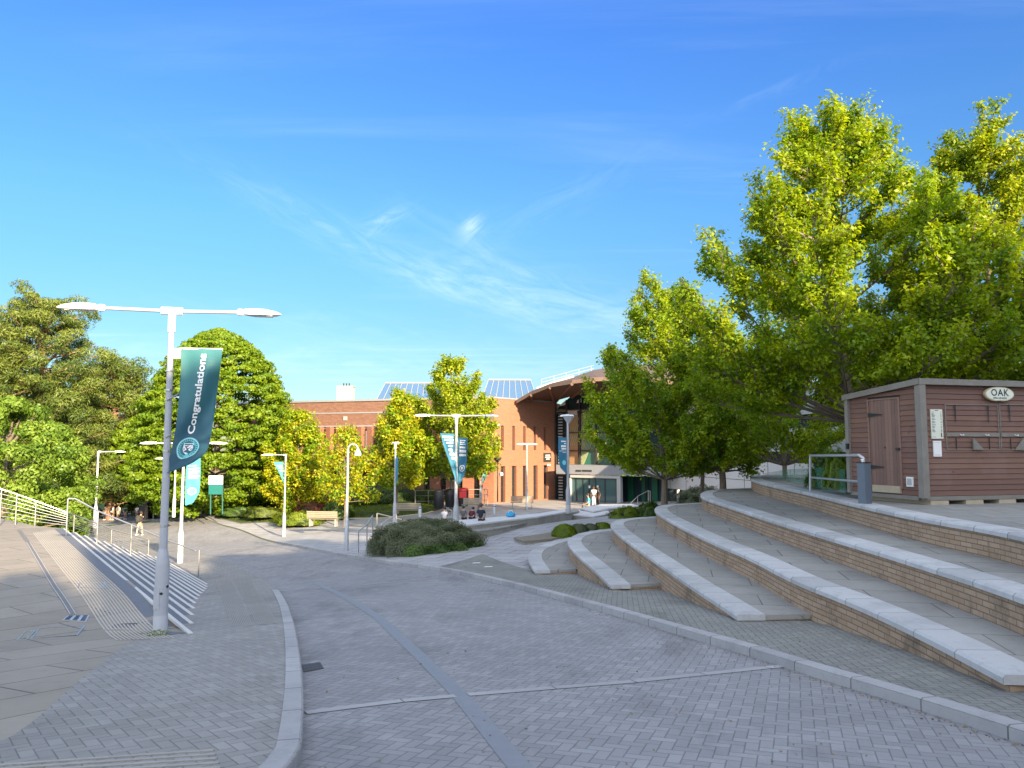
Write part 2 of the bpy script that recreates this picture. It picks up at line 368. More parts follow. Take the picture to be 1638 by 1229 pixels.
m_rib = simple('tactile_rib', (.42, .39, .34), .8, var=.2)
m_soil = simple('soil', (.07, .05, .035), .95, var=.4, scale=5, bump=.6)
m_grassg, t_, p_ = newmat('grass_ground')
v_ = t_.add('ShaderNodeTexCoord').outputs['Object']
c_ = t_.mix(t_.smooth(t_.noise(v_, .5, 5, .7), .35, .65), (.045, .085, .012), (.10, .14, .02)); c_ = t_.mix(t_.m('MULTIPLY', t_.noise(v_, 40, 3, .8), .8), c_, (.02, .045, .006))
t_.put(p_.inputs['Base Color'], c_); p_.inputs['Roughness'].default_value = .9; bumpit(t_, p_, t_.noise(v_, 60, 3, .8), .8, .05)
m_steel = simple('brushed_steel', (.50, .50, .50), .32, metal=.85, var=.08)
m_galv = simple('galvanised_pole', (.42, .44, .48), .42, metal=.35, var=.12, scale=9)
m_white = simple('white_paint', (.78, .78, .78), .45, var=.05)
m_black = simple('black_plastic', (.015, .016, .02), .45, var=.2)
m_iron = simple('cast_iron', (.10, .075, .06), .6, metal=.4, var=.3, scale=30)

# ================================================================== ground: one triangulation, cut into sheets
def P2(lst, fn=ong):
    out = []
    for q in lst:
        if q[0] == 'w': out.append((q[1], q[2]))
        else: p = fn(*q); out.append((p.x, p.y))
    return out
KL = [('w', -3.2, -6), ('w', -2.3, 0), ('w', -1.75, 3), (478, 1229), (486, 1150), (485, 1085), (478, 1030), (470, 993), (460, 965), (445, 942), (425, 926), (388, 909), (350, 894), (305, 877), (262, 862), (225, 850), (190, 838), (160, 828)]
KR = [('w', 15, -7), ('w', 9, 1), (1760, 1212), (1638, 1170), (1524, 1134), (1394, 1095), (1293, 1066), (1211, 1040), (1089, 1006), (966, 971), (900, 954), (797, 927), (705, 908), (644, 901), (583, 892), (522, 882), (461, 870), (412, 857), (385, 846), (350, 838), (318, 826), (290, 818), (255, 812)]
pKL, pKR = P2(KL), P2(KR)
def smoothpoly(P, n=3):
    P = [Vector(p) for p in P]
    for _ in range(n-1):
        Q = [P[0]]
        for a, b in zip(P, P[1:]): Q += [a.lerp(b, .25), a.lerp(b, .75)]
        P = Q+[P[-1]]
    return [tuple(p) for p in P]
pKL, pKR = smoothpoly(pKL), smoothpoly(pKR)
poly_road = pKL + pKR[::-1]
arc2 = smoothpoly([(p.x, p.y) for p in ARC[::-1]] + [(-4.5, 3), (-5.2, -6)], 2)[::-1]
pl_a, pl_b = onl(60, 842), onl(0, 829)
poly_land = arc2 + [tuple(NR), tuple(NL), (pl_a.x, pl_a.y), (pl_b.x, pl_b.y), (-34, 33), (-48, 20), (-40, -8)]
v1 = Vector((-14.6, 32.2))
poly_bedL = [(-15.8, 27.7), tuple(v1), (-16.5, 35.0), (-19, 39.5), (-26, 44), (-34, 47), (-60, 44), (-50, 22), (-30, 32)]
poly_footR = pKR[2:] and (smoothpoly(pKR[:1], 1) and [p for p in pKR if p[1] < ong(705, 906).y+.2]) + P2([(772, 886), (858, 915), ('w', 3, 22), ('w', 30, 20), ('w', 30, -7)])
poly_footL = [p for p in pKL] + [(-38, 62), (-40, 50), (-26, 44), (-19, 39.5), (-16.5, 35), (-20, 30), (-12, 10), (-5, -6)]
poly_grassC = P2([(318, 822), (345, 829), (385, 838), (440, 836), (470, 831), (520, 828), (560, 830), (620, 829), (680, 822), (708, 814), (690, 806), ('w', -7, 62), ('w', -30, 70), ('w', -34, 64)])
poly_plaza = [p for p in pKR if p[1] > 20] + [(-36, 60), (-6, 66), (6, 68), (14, 68), (14, 50), (6, 44), (5, 34), (8, 30), (14, 26), (6, 22), (3, 20)]
poly_pathfar = [(-22, 48), (-38, 62), (-56, 98), (-60, 120), (-44, 120), (-36, 90), (-24, 62), (-18, 52)]
bx0, bx1, by0, by1 = -6, 6, 4, 9
def pip(P, x, y):
    P = np.array(P); x = np.asarray(x); y = np.asarray(y); ins = np.zeros(x.shape, bool); n = len(P)
    for i in range(n):
        x0, y0 = P[i]; x1, y1 = P[(i+1) % n]
        if y0 == y1: continue
        c = ((y0 > y) != (y1 > y)) & (x < (x1-x0)*(y-y0)/(y1-y0)+x0); ins ^= c
    return ins
REG = [('landing', poly_land, m_slab, LND, 0), ('road', poly_road, m_road, T, -.1), ('planting_bed', poly_bedL, m_grassg, T, .03), ('pavement', poly_footR, m_foot2, T, 0),
       ('grass_bank', poly_grassC, m_grassg, T, .06), ('plaza', poly_plaza, m_plaza, T, 0), ('footpath', poly_footL, m_foot, T, 0), ('path', poly_pathfar, m_foot, T, -.1)]
pts, edges = [], []
rng = np.random.default_rng(3)
def addring(P):
    P = [Vector(p) for p in P]; Q = []
    for a, b in zip(P, P[1:]+P[:1]):
        n = max(1, int((b-a).length/1.2)); Q += [a.lerp(b, k/n) for k in range(n)]
    s0 = len(pts); pts.extend(Q); edges.extend([(s0+i, s0+(i+1) % len(Q)) for i in range(len(Q))])
for r_ in REG: addring(r_[1])
for st, x0, x1, y0, y1 in ((.9, -22, 16, -6, 34), (2, -50, 30, 34, 72), (9, -200, 200, -60, 330)):
    gx, gy = np.meshgrid(np.arange(x0, x1, st), np.arange(y0, y1, st)); gx = gx.ravel()+rng.uniform(-.1, .1, gx.size)*st; gy = gy.ravel()+rng.uniform(-.1, .1, gy.size)*st
    if st == 9: k = ~((gx > -52) & (gx < 32) & (gy > -8) & (gy < 74)); gx, gy = gx[k], gy[k]
    pts.extend(Vector(p) for p in zip(gx.tolist(), gy.tolist()))
pts += [Vector(p) for p in ((-1500, -300), (1500, -300), (1500, 2500), (-1500, 2500), (0, 2500), (-1500, 800), (1500, 800))]
cv, ce, cf = delaunay_2d_cdt(pts, edges, [], 0, 1e-4)[:3]
cv = np.array([tuple(p) for p in cv]); cf = np.array([f for f in cf if len(f) == 3]); cen = cv[cf].mean(1)
reg = np.full(len(cf), -1)
for i in reversed(range(len(REG))): reg[pip(REG[i][1], cen[:, 0], cen[:, 1])] = i
def Tfar(x, y):
    r = np.hypot(x, y); z = T(x, y); k = np.clip((r-130)/150, 0, 1); return z*(1-k)+(-11)*k
def sheet(name, faces, fn, off, mat):
    u, inv = np.unique(faces.ravel(), return_inverse=True); P = cv[u]; z = fn(P[:, 0], P[:, 1])+off
    me = bpy.data.meshes.new(name); F_ = inv.reshape(-1, 3); a = P[F_]
    ar = (a[:, 1, 0]-a[:, 0, 0])*(a[:, 2, 1]-a[:, 0, 1])-(a[:, 2, 0]-a[:, 0, 0])*(a[:, 1, 1]-a[:, 0, 1])
    F_ = np.where((ar < 0)[:, None], F_[:, ::-1], F_)
    me.from_pydata(np.c_[P, z].tolist(), [], F_.tolist()); me.polygons.foreach_set('use_smooth', [True]*len(F_)); me.update()
    return tag(link(name, me, mat), kind='structure')
for i, (nm, P, mt, fn, off) in enumerate(REG): sheet(nm, cf[reg == i], fn, off, mt)
sheet('ground', cf[reg == -1], Tfar, -.02, m_grassg)
# skirt under the landing's open edge
mb = MB(); sk = [tuple(NR), tuple(NL), (pl_a.x, pl_a.y), (pl_b.x, pl_b.y), (-34, 33), (-48, 20)]
for a, b in zip(sk, sk[1:]): mb.face([(b[0], b[1], -8), (a[0], a[1], -8), (a[0], a[1], LND(*a)), (b[0], b[1], LND(*b))])
tag(mb.build('landing_edge', m_conc), kind='structure')

# kerbs -------------------------------------------------------------
def strip_along(P, w0, w1, z0, z1, fn, seg=None, bev=.02):
    """kerb-like solid between offsets w0..w1 to the left of the line"""
    P = [Vector(p) for p in P]; out = MB(); L = 0; run = []
    for i, p in enumerate(P):
        d = (P[min(i+1, len(P)-1)]-P[max(i-1, 0)]).normalized(); n = Vector((-d.y, d.x)); run.append((p, n))
    u = 0
    for (p, n), (q, m_) in zip(run, run[1:]):
        L = (q-p).length
        prof = [(w0, z0), (w0, z1-bev), (w0+(bev if w1 > w0 else -bev), z1), (w1, z1), (w1, z0)]
        for (a, za), (b, zb) in zip(prof, prof[1:]):
            A0, A1 = p+n*a, q+m_*a; B0, B1 = p+n*b, q+m_*b
            zb0, zb1 = fn(p.x, p.y), fn(q.x, q.y)
            c = [(A0.x, A0.y, zb0+za), (A1.x, A1.y, zb1+za), (B1.x, B1.y, zb1+zb), (B0.x, B0.y, zb0+zb)]
            if w1 > w0: c = c[::-1]
            va, vb = 2+za-a, 2+zb-b
            out.face(c, [(u, va), (u+L, va), (u+L, vb), (u, vb)] if w1 < w0 else [(u, vb), (u+L, vb), (u+L, va), (u, va)])
        u += L
    return out
m_kerbu = slabs('kerb_units', (.33, .33, .34), (.42, .42, .43), 0, .915, 9, uv=True, joint=.01, stain=.45, cj=(.06, .06, .06), off=0)
kl = [p for p in pKL if p[1] < 21]; kr = [p for p in pKR if p[1] < 44]
tag(strip_along(kl, 0, .17, -.16, .012, T).build('kerb', m_kerbu), kind='structure')
tag(strip_along(kr, 0, -.17, -.16, .012, T).build('kerb', m_kerbu), kind='structure')

def ribbon(P, w_, off, fn, mat, name):
    P = [Vector(p) for p in P]; Q = []
    for a, b in zip(P, P[1:]):
        n = max(1, int((b-a).length/.4)); Q += [a.lerp(b, k/n) for k in range(n)]
    Q.append(P[-1]); mb = MB(); prev = None; u = 0
    for i, p in enumerate(Q):
        d = (Q[min(i+1, len(Q)-1)]-Q[max(i-1, 0)]).normalized(); n = Vector((-d.y, d.x))*w_/2
        a, b = p-n, p+n; cur = ((a.x, a.y, fn(a.x, a.y)+off), (b.x, b.y, fn(b.x, b.y)+off))
        if prev: L = (p-Q[i-1]).length; mb.face([prev[0], cur[0], cur[1], prev[1]], [(u, 2), (u+L, 2), (u+L, 2.2), (u, 2.2)]); u += L
        prev = cur
    return tag(mb.build(name, mat), kind='structure')
onr = lambda px, py: march(px, py, lambda x, y: T(x, y)-.1)
ribbon(P2([(860, 1262), (812, 1205), (737, 1114), (670, 1048), (605, 988), (560, 960), (505, 932)], onr), .17, -.096, T, m_dstrip, 'channel_strip')
m_ls = slabs('pale_strip_units', (.36, .36, .37), (.44, .44, .45), 0, .9, 9, uv=True, joint=.008, stain=.3, off=0)
ribbon(P2([(488, 1141), (640, 1122), (728, 1114)], onr), .13, -.094, T, m_ls, 'paving_band')
ribbon(P2([(748, 1112), (1000, 1092), (1262, 1065)], onr), .13, -.094, T, m_ls, 'paving_band')
ribbon(P2([(449, 946), (560, 938), (700, 924)], onr), .12, -.094, T, m_ls, 'paving_band')
# landing joints of its own: slot drain ------------------------------------------------
ribbon(P2([(30, 848), (45, 868), (88, 940), (117, 984)], onl), .11, .006, LND, simple('drain_channel', (.16, .15, .14), .6, var=.2), 'slot_drain')
for o_ in (-.05, .05):
    q = P2([(45, 868), (88, 940), (117, 984)], onl); q = [(a+o_, b) for a, b in q]; ribbon(q, .012, .012, LND, m_nose, 'drain_edge')

# tactile paving ribs on the landing, and the stairs ---------------------------------------
U = (NL-NR).normalized(); V = Vector((-U.y, U.x)); V = V if V.x > 0 else -V; Ltop = (NL-NR).length
mb = MB()
for k in range(14):
    off = -.34-k*.052; a = NR+V*off+U*(-.35+.035*k); b = NL+V*off-U*(.5+.05*k)
    n = 30
    for i in range(n):
        p, q = a.lerp(b, i/n), a.lerp(b, (i+1)/n); h = V*.013; zp, zq = LND(p.x, p.y)+.008, LND(q.x, q.y)+.008
        mb.face([(p.x-h.x, p.y-h.y, zp), (p.x+h.x, p.y+h.y, zp), (q.x+h.x, q.y+h.y, zq), (q.x-h.x, q.y-h.y, zq)])
tag(mb.build('tactile_paving', m_rib), kind='structure')
NST = 12; GO = .345; RISE = .152
st = thing('staircase', (NR.x, NR.y, -2.8), 'wide dark slate staircase with pale nosings dropping from the left landing to the path', 'stairs')
zt = -2.8
ribbon([tuple(NR-V*.19+U*.1), tuple(NL-V*.19)], .25, .006, LND, m_step, 'landing_border')
rowdir = Vector((.28, .96))
for k in range(1, NST+1):
    z = zt-RISE*k; a0 = NR+V*GO*(k-1)-U*2.0+U*max(0, (k-1)*1.02); a1 = a0+V*GO+U*0
    f = (k-1)/NST; b0 = NL.lerp(v1, f); b0 = NR+V*GO*(k-1)+U*((b0-NR).dot(U)); b1 = b0+V*GO
    b = [(a0.x, a0.y, z-.6), (a1.x, a1.y, z-.6), (b1.x, b1.y, z-.6), (b0.x, b0.y, z-.6)]; t4 = [(q[0], q[1], z) for q in b]
    so_ = MB().hexa(b, t4).build('step', m_step, st)
    if k < NST:
        n0 = a0+V*(GO-.062); n1 = b0+V*(GO-.062); m1 = a0+V*(GO+.004); m2 = b0+V*(GO+.004)
        MB().hexa([(n0.x, n0.y, z-.03), (m1.x, m1.y, z-.03), (m2.x, m2.y, z-.03), (n1.x, n1.y, z-.03)], [(n0.x, n0.y, z+.006), (m1.x, m1.y, z+.006), (m2.x, m2.y, z+.006), (n1.x, n1.y, z+.006)]).build('nosing', m_nose, so_)
n0 = NR-V*.06; n1 = NL-V*.06; m1 = NR+V*.004; m2 = NL+V*.004
MB().hexa([(p.x, p.y, -2.83) for p in (n0, m1, m2, n1)], [(p.x, p.y, -2.789) for p in (n0, m1, m2, n1)]).build('nosing', m_nose, st)
# tactile on the lower path
mb = MB(); tp = P2([(345, 928), (398, 925), (445, 998), (370, 1003)])
for k in range(26):
    a = Vector(tp[0]).lerp(Vector(tp[1]), (k+.5)/26); b = Vector(tp[3]).lerp(Vector(tp[2]), (k+.5)/26)
    if k in (12, 13): continue
    for i in range(12):
        p, q = a.lerp(b, i/12), a.lerp(b, (i+1)/12); h = Vector((.007, .003)); zp, zq = T(p.x, p.y)+.008, T(q.x, q.y)+.008
        mb.face([(p.x-h.x, p.y-h.y, zp), (p.x+h.x, p.y+h.y, zp), (q.x+h.x, q.y+h.y, zq), (q.x-h.x, q.y-h.y, zq)])
tag(mb.build('tactile_paving', m_rib2), kind='structure')
mb = MB(); tp = P2([(0, 1222), (340, 1198), (356, 1240), (0, 1262)])
for k in range(6):
    a = Vector(tp[0]).lerp(Vector(tp[3]), (k+.5)/6); b = Vector(tp[1]).lerp(Vector(tp[2]), (k+.5)/6)
    for i in range(30):
        p = a.lerp(b, (i+.5)/30); mb.box((p.x, p.y, T(p.x, p.y)+.004), (.05, .028, .008), .1)
tag(mb.build('tactile_paving', m_rib2), kind='structure')

# ================================================================== amphitheatre tiers
TIER = [
 (-3.45, [(858, 913), (848, 898), (846, 888), (852, 879), (870, 871), (893, 864), (911, 860)], [(922.6, 910)]),
 (-3.0, [(980, 936), (966, 922), (946, 904), (928, 889), (915, 876), (909, 866), (914, 859), (928, 853), (952, 849), (978, 847)], [(1062, 932)]),
 (-2.55, [(1183, 984), (1166, 972), (1101, 931), (1054, 898), (1007, 866), (984, 848), (977, 838), (984, 833), (1007, 829), (1048, 826.5)], [(1289, 982)]),
 (-2.1, [(1613, 1081), (1515, 1030), (1423, 986), (1350, 955), (1274, 927), (1201, 889), (1142, 866), (1084, 838), (1052, 820), (1048, 813), (1054, 809.5), (1072, 807), (1125, 804)], [(1700, 1075)]),
 (-1.65, [(2100, 1112), (1760, 996), (1638, 953), (1551, 924), (1478, 902), (1405, 880), (1300, 850), (1230, 829), (1171, 810), (1125, 796), (1121, 790), (1127, 786.5), (1142, 783), (1201, 781)], [(2150, 1105)]),
 (-1.2, [(2150, 978), (1760, 884), (1638, 856), (1572, 843), (1488, 830), (1376, 807), (1292, 787), (1250, 779), (1206, 769), (1200, 763.5), (1206, 760.5), (1225, 759.5)], [(2250, 978)])]
names = ['lowest and smallest curved tier at the foot of the stepped seating', 'second curved tier from the bottom, its pointed end beside the road', 'third tier from the bottom, a long brick step with a pale coping', 'long fourth tier whose coping runs to a point at the right edge by the road', 'fifth tier, brick wall directly below the top one', 'top brick tier of the seating carrying the terrace with the kiosk']
tier_line = []
for ti, (z, px, fr) in enumerate(TIER):
    O = smoothpoly([tuple(onz(a, b, z).xy) for a, b in px], 3); FR = [tuple(onz(a, b, z).xy) for a, b in fr]; tier_line.append(O)
    base = O[0]; t = thing('seating_tier', (base[0], base[1], z-.45), names[ti], 'tiered seating', 'curved brick seating tiers')
    back = O[-1]
    if ti == 5: closing = [(back[0]+3, back[1]+.5), (back[0]+12, 28), (22, 20), (22, 8)]
    else: closing = [(back[0]+1.8, back[1]+.2), (back[0]+1.8+ti*.8, back[1]-3), (FR[0][0]+3.0, FR[0][1]+1.2), (FR[0][0]+2.2, FR[0][1]+.02)]
    poly = O + closing + FR          # O runs front -> back; interior on its right side
    A = sum(poly[i][0]*poly[(i+1) % len(poly)][1]-poly[(i+1) % len(poly)][0]*poly[i][1] for i in range(len(poly)))
    pc = poly if A > 0 else poly[::-1]
    MB().prism(pc, z-.10, z-.006).build('tread', m_tread, t)
    # wall
    run = [FR[0]]+O+closing+[FR[0]]; mb = MB(); u = 0
    for a, b in zip(run, run[1:]):
        L = math.hypot(b[0]-a[0], b[1]-a[1]); lo = -5.5
        mb.face([(b[0], b[1], lo), (a[0], a[1], lo), (a[0], a[1], z-.08), (b[0], b[1], z-.08)], [(u+L, lo), (u, lo), (u, z-.08), (u+L, z-.08)]); u += L
    mb.build('wall', m_tbrick, t)
    # coping: rounded stone course with an overhang
    cw = .40; cpb = strip_along(O, -.045 if False else .045, -cw, -.085, .004, lambda x, y: z, bev=.03)
    mb = cpb; 
    a, b = Vector(O[0]), Vector(O[1]); d = (b-a).normalized(); n = Vector((-d.y, d.x)); e0 = a+n*.045; e1 = a-n*cw; e2 = a+n*.015
    mb.face([(e0.x, e0.y, z-.085), (e0.x, e0.y, z-.026), (e2.x, e2.y, z+.004), (e1.x, e1.y, z+.004), (e1.x, e1.y, z-.085)], [(.1, 2), (.1, 2.1), (.15, 2.15), (.4, 2.1), (.4, 2)])
    mb.build('coping', m_cope, t)
# terrace behind the top tier
tr = [tuple(onz(a, b, -1.2).xy) for a, b in TIER[5][1]]
# lower seating by the plaza
def low_block(name, px, z, h, label, mat_top=m_tread, mat_side=m_conc, cat='seat wall', lip=None):
    P = smoothpoly([tuple(onz(a, b, z).xy) for a, b in px]+[tuple(onz(*px[0], z).xy)], 1)[:-1]
    A = sum(P[i][0]*P[(i+1) % len(P)][1]-P[(i+1) % len(P)][0]*P[i][1] for i in range(len(P))); P = P if A > 0 else P[::-1]
    c = sum((Vector(p) for p in P), Vector((0, 0)))/len(P)
    t = thing(name, (c.x, c.y, z-h), label, cat, 'low stone seats around the plaza')
    MB().prism(P, z-h, z-.07).build('wall', mat_side, t)
    q = [tuple(c+(Vector(p)-c)*(1+.04/(Vector(p)-c).length)) for p in P]
    MB().prism(q, z-.07, z).build('coping', mat_top, t)
    return t
m_cope2 = simple('plain_coping', (.55, .56, .58), .8, var=.2, scale=3)
low_block('seat_wall', [(732, 843), (765, 850), (800, 845), (860, 832.5), (926, 818), (924, 814), (880, 817), (840, 823), (780, 832), (735, 839)], -3.5, 1.1, 'long low grey stone platform with a stained face behind the rounded dark bush', m_tread)
low_block('seat_wall', [(695, 837), (728, 841.5), (780, 835.7), (860, 826.5), (905, 819), (902, 815), (860, 821.5), (798, 827), (743, 831.5), (697, 834)], -3.27, 1.1, 'pale curved stone bench where the four people sit', m_cope2)
low_block('raised_planter', [(823, 860), (838, 865.5), (880, 862), (920, 856), (970, 849), (965, 843), (930, 840), (890, 850), (855, 856)], -3.62, .5, 'low stone planter edge holding the row of small round bushes', simple('dry_soil', (.20, .18, .14), .95, var=.3, scale=6, bump=.5))
low_block('seat_wall', [(905, 822), (950, 826), (975, 821), (972, 817), (945, 819), (928, 817)], -3.6, .6, 'short pale stone block in front of the entrance, sunlit on its end', m_cope2)
low_block('seat_wall', [(928, 813), (962, 807), (1010, 806.5), (1022, 809), (975, 813), (950, 818)], -3.5, .7, 'curved pale seat wall under the entrance handrail', m_cope2)
low_block('seat_wall', [(975, 818), (1020, 812), (1060, 810), (1062, 814), (1000, 824)], -3.6, .6, 'narrow dark topped seat wall left of the maple trunk', m_tread)

# covers and grates
def plate(name, px, fn, mat, label, cat, holes=None, thick=.008):
    P = [fn(*q) for q in px]; off = .008 if fn is onl or fn is ong else .006
    c = sum(P, Vector())/len(P); t = thing(name, c, label, cat)
    MB().prism([(p.x, p.y) for p in P][::-1] if ((P[1]-P[0]).cross(P[2]-P[0])).z < 0 else [(p.x, p.y) for p in P], c.z-.1, lambda x, y: (LND(x, y) if fn is onl else T(x, y)-(.1 if fn is onr else 0))+off).build('frame', mat, t)
    if holes:
        mb = MB(); nx, ny = holes
        for i in range(nx):
            for j in range(ny):
                q = [P[0].lerp(P[1], (i+a)/nx).lerp(P[3].lerp(P[2], (i+a)/nx), (j+b)/ny) for a, b in ((.2, .2), (.8, .2), (.8, .8), (.2, .8))]
                mb.face([(p.x, p.y, (LND(p.x, p.y) if fn is onl else T(p.x, p.y)-(.1 if fn is onr else 0))+off+.004) for p in q][::1])
        mb.build('slots', m_black, t)
plate('gully_grate', [(482, 1064), (512, 1060), (518, 1070), (486, 1076)], onr, m_iron, 'rusty cast iron gully grate in the road beside the left kerb', 'drain cover', (5, 3))
plate('drain_cover', [(100, 992), (108, 986), (143, 985), (138, 995)], onl, m_galv, 'steel grid drain cover at the end of the slot drain on the left landing', 'drain cover', (6, 3))
plate('access_cover', [(176, 1006), (184, 999), (222, 997), (212, 1006)], onl, m_iron, 'rusty brown access cover between the tactile ribs and the near lamp post', 'drain cover')
def outline_cover(px, label):
    P = [onl(*q) for q in px]; c = sum(P, Vector())/4; t = thing('access_cover', c, label, 'drain cover'); mb = MB()
    for a, b in zip(P, P[1:]+P[:1]):
        d = (b-a).normalized(); n = Vector((-d.y, d.x, 0))*.012
        mb.face([(p.x, p.y, LND(p.x, p.y)+.01) for p in (a-n, b-n, b+n, a+n)])
    mb.build('frame', m_steel, t); mb = MB(); mb.face([(p.x, p.y, LND(p.x, p.y)+.006) for p in P]); mb.build('infill', m_slab, t)
outline_cover([(50, 1022), (63, 1006), (135, 1002), (123, 1017)], 'large paved access cover with a thin steel edge in front of the drain')
outline_cover([(27, 1025), (40, 1011), (56, 1010), (42, 1024)], 'small paved access cover with a steel edge, leftmost on the landing')
outline_cover([(125, 940), (128, 934), (166, 932), (173, 941)], 'paved access cover with steel corners set among the tactile ribs')
# ================================================================== brick library
m_brick = brickmat('red_brick', (.29, .118, .070), (.37, .16, .10), (.30, .20, .15), .225, .075, .008, stain=.18, smear=(.25, .12, .08))
m_brickd = brickmat('brown_tile', (.19, .10, .07), (.26, .14, .10), (.13, .09, .07), .3, .12, .01, stain=.3, smear=(.12, .08, .06))
m_cream = simple('cream_concrete', (.50, .44, .34), .8, var=.1, scale=1.5)
m_dark = simple('dark_frame', (.03, .032, .036), .5, var=.1)
m_darkw = glassmat('window_glass_dark', (.02, .025, .03), .06)
m_rg = glassmat('roof_glass', (.05, .11, .22), .25)
m_lead = simple('grey_metal_trim', (.30, .31, .33), .5, metal=.3, var=.1)
m_fascia = simple('grey_fascia', (.24, .26, .30), .5, var=.08)
m_blind = simple('window_blind', (.75, .73, .66), .8, var=.03)
ZB, ZT = -4.9, 3.95
Cn = at(790, 638, 60).xy; Le = at(380, 645, 68).xy; Re = at(887, 645, 65.7).xy
lib = thing('brick_building', (Cn.x, Cn.y, -4.2), 'two storey red brick building with a brown upper band and narrow slit windows', 'building')
dL = (Le-Cn).normalized(); nL = Vector((dL.y, -dL.x)); nL = nL if nL.y < 0 else -nL
dR = (Re-Cn).normalized(); nR = Vector((dR.y, -dR.x)); nR = nR if nR.y < 0 else -nR
def wallbox(a, b, z0, z1, nrm, th=.3, front=0):
    a = a+nrm*front; b = b+nrm*front; c = b-nrm*th; d = a-nrm*th
    q = [a, b, c, d]; A = sum(q[i].x*q[(i+1) % 4].y-q[(i+1) % 4].x*q[i].y for i in range(4)); q = q if A > 0 else q[::-1]
    return q, z0, z1
def wb(mb, a, b, z0, z1, nrm, th=.3, front=0):
    q, z0, z1 = wallbox(a, b, z0, z1, nrm, th, front); mb.hexa([(p.x, p.y, z0) for p in q], [(p.x, p.y, z1) for p in q]); return mb
# right (sunlit) facade with real openings
def facade(mb, o, d, n, length, z0, z1, holes, th=.35):
    """wall from o along d with rectangular holes (s0,s1,za,zb)"""
    ss = sorted({0, length} | {h[0] for h in holes} | {h[1] for h in holes}); zs = sorted({z0, z1} | {h[2] for h in holes} | {h[3] for h in holes})
    for s0, s1 in zip(ss, ss[1:]):
        for a, b in zip(zs, zs[1:]):
            if any(h[0] <= s0+1e-6 and h[1] >= s1-1e-6 and h[2] <= a+1e-6 and h[3] >= b-1e-6 for h in holes): continue
            p, q = o+d*s0, o+d*s1; mb.face([(p.x, p.y, a), (q.x, q.y, a), (q.x, q.y, b), (p.x, p.y, b)], [(s0, a), (s1, a), (s1, b), (s0, b)])
    for s0, s1, a, b in holes:
        p, q = o+d*s0, o+d*s1; pi, qi = p-n*th, q-n*th
        mb.face([(p.x, p.y, a), (pi.x, pi.y, a), (pi.x, pi.y, b), (p.x, p.y, b)]); mb.face([(q.x, q.y, b), (qi.x, qi.y, b), (qi.x, qi.y, a), (q.x, q.y, a)])
        mb.face([(p.x, p.y, a), (q.x, q.y, a), (qi.x, qi.y, a), (pi.x, pi.y, a)]); mb.face([(p.x, p.y, b), (pi.x, pi.y, b), (qi.x, qi.y, b), (q.x, q.y, b)])
def window(parent, o, d, n, s0, s1, a, b, th=.25, bars=0, glass=None):
    p, q = o+d*(s0-.02)-n*th, o+d*(s1+.02)-n*th; f = MB(); w_ = .05
    wb(f, p, p+d*w_, a, b, n, .06, .03); wb(f, q-d*w_, q, a, b, n, .06, .03); wb(f, p+d*w_, q-d*w_, b-w_, b, n, .06, .03); wb(f, p+d*w_, q-d*w_, a, a+w_, n, .06, .03)
    if bars: wb(f, p+d*w_, q-d*w_, a+(b-a)*.4, a+(b-a)*.4+.05, n, .05, .025)
    fo = f.build('window', m_dark, parent)
    wb(MB(), p+d*w_, q-d*w_, a+w_, b-w_, n, .02, 0).build('pane', glass or m_darkw, fo); return fo
LR = (Re-Cn).length; hs_, hw = [], []
for k in range(5):
    s = .85+k*(LR-1.5)/4.6; hs_.append((s, s+.32, -.1, 1.85)); hw.append((s-.05, s+.50, -4.15, -1.35))
mb = MB(); facade(mb, Cn, dR, nR, LR, ZB, ZT, hs_+hw); 
back = Re+Vector((2, 14)); 
mb.build('wall', m_brick, lib)
for h in hs_: window(lib, Cn, dR, nR, *h)
for h in hw: window(lib, Cn, dR, nR, *h, bars=1)
mb = MB(); wb(mb, Cn-dR*.0, Re, ZT, ZT+.12, nR, .5, .06); mb.build('coping', m_lead, lib)
# left facade: base wall, projecting upper storey, fins
LL = (Le-Cn).length
mb = MB(); lw = []
for k in range(14): s = 1.2+k*1.42; lw.append((s, s+.5, -4.0, -1.3))
facade(mb, Cn, dL, -nL*-1, LL, ZB, .0, lw); mb.build('wall', m_brick, lib)
for h in lw[:12]: window(lib, Cn, dL, nL, *h, bars=1)
mb = MB(); wb(mb, Cn, Le, 1.95, 3.95, nL, .6, .10); mb.build('upper_band', m_brickd, lib)
mb = MB(); wb(mb, Cn, Le, 3.95, 4.10, nL, .8, .20); wb(mb, Cn, Le, 2.95, 3.05, nL, .1, .14); wb(mb, Cn, Le, 1.85, 1.95, nL, .5, .16); mb.build('band_trim', m_lead, lib)
mb = MB(); facade(mb, Cn, dL, nL, LL, 0, 1.95, [], .3); mb.build('wall', m_brickd, lib)
nf = int(LL/.98)
for k in range(nf):
    s = .6+k*.98; a = Cn+dL*s
    # brick pier: angled face catching the sun, dark reveal with a slit window on its left
    mb = MB(); p0 = a+nL*.62; p1 = a+dL*.56+nL*.42; q0 = a; q1 = a+dL*.56
    q = [q0, q1, p1, p0]; A = sum(q[i].x*q[(i+1) % 4].y-q[(i+1) % 4].x*q[i].y for i in range(4)); q = q if A > 0 else q[::-1]
    mb.hexa([(v.x, v.y, -1.05) for v in q], [(v.x, v.y, 1.83) for v in q]); mb.build('fin', m_brick, lib)
    if k % 1 == 0 and 2 < k:
        c = a+dL*.62; f = MB(); wb(f, c, c+dL*.30, .05, 1.5, nL, .06, .04); 
        f.build('window', m_blind if k in (10, 16) else m_darkw, lib)
mb = MB(); wb(mb, Cn, Le, -1.35, -1.05, nL, .4, .7); mb.build('ledge', m_brickd, lib)
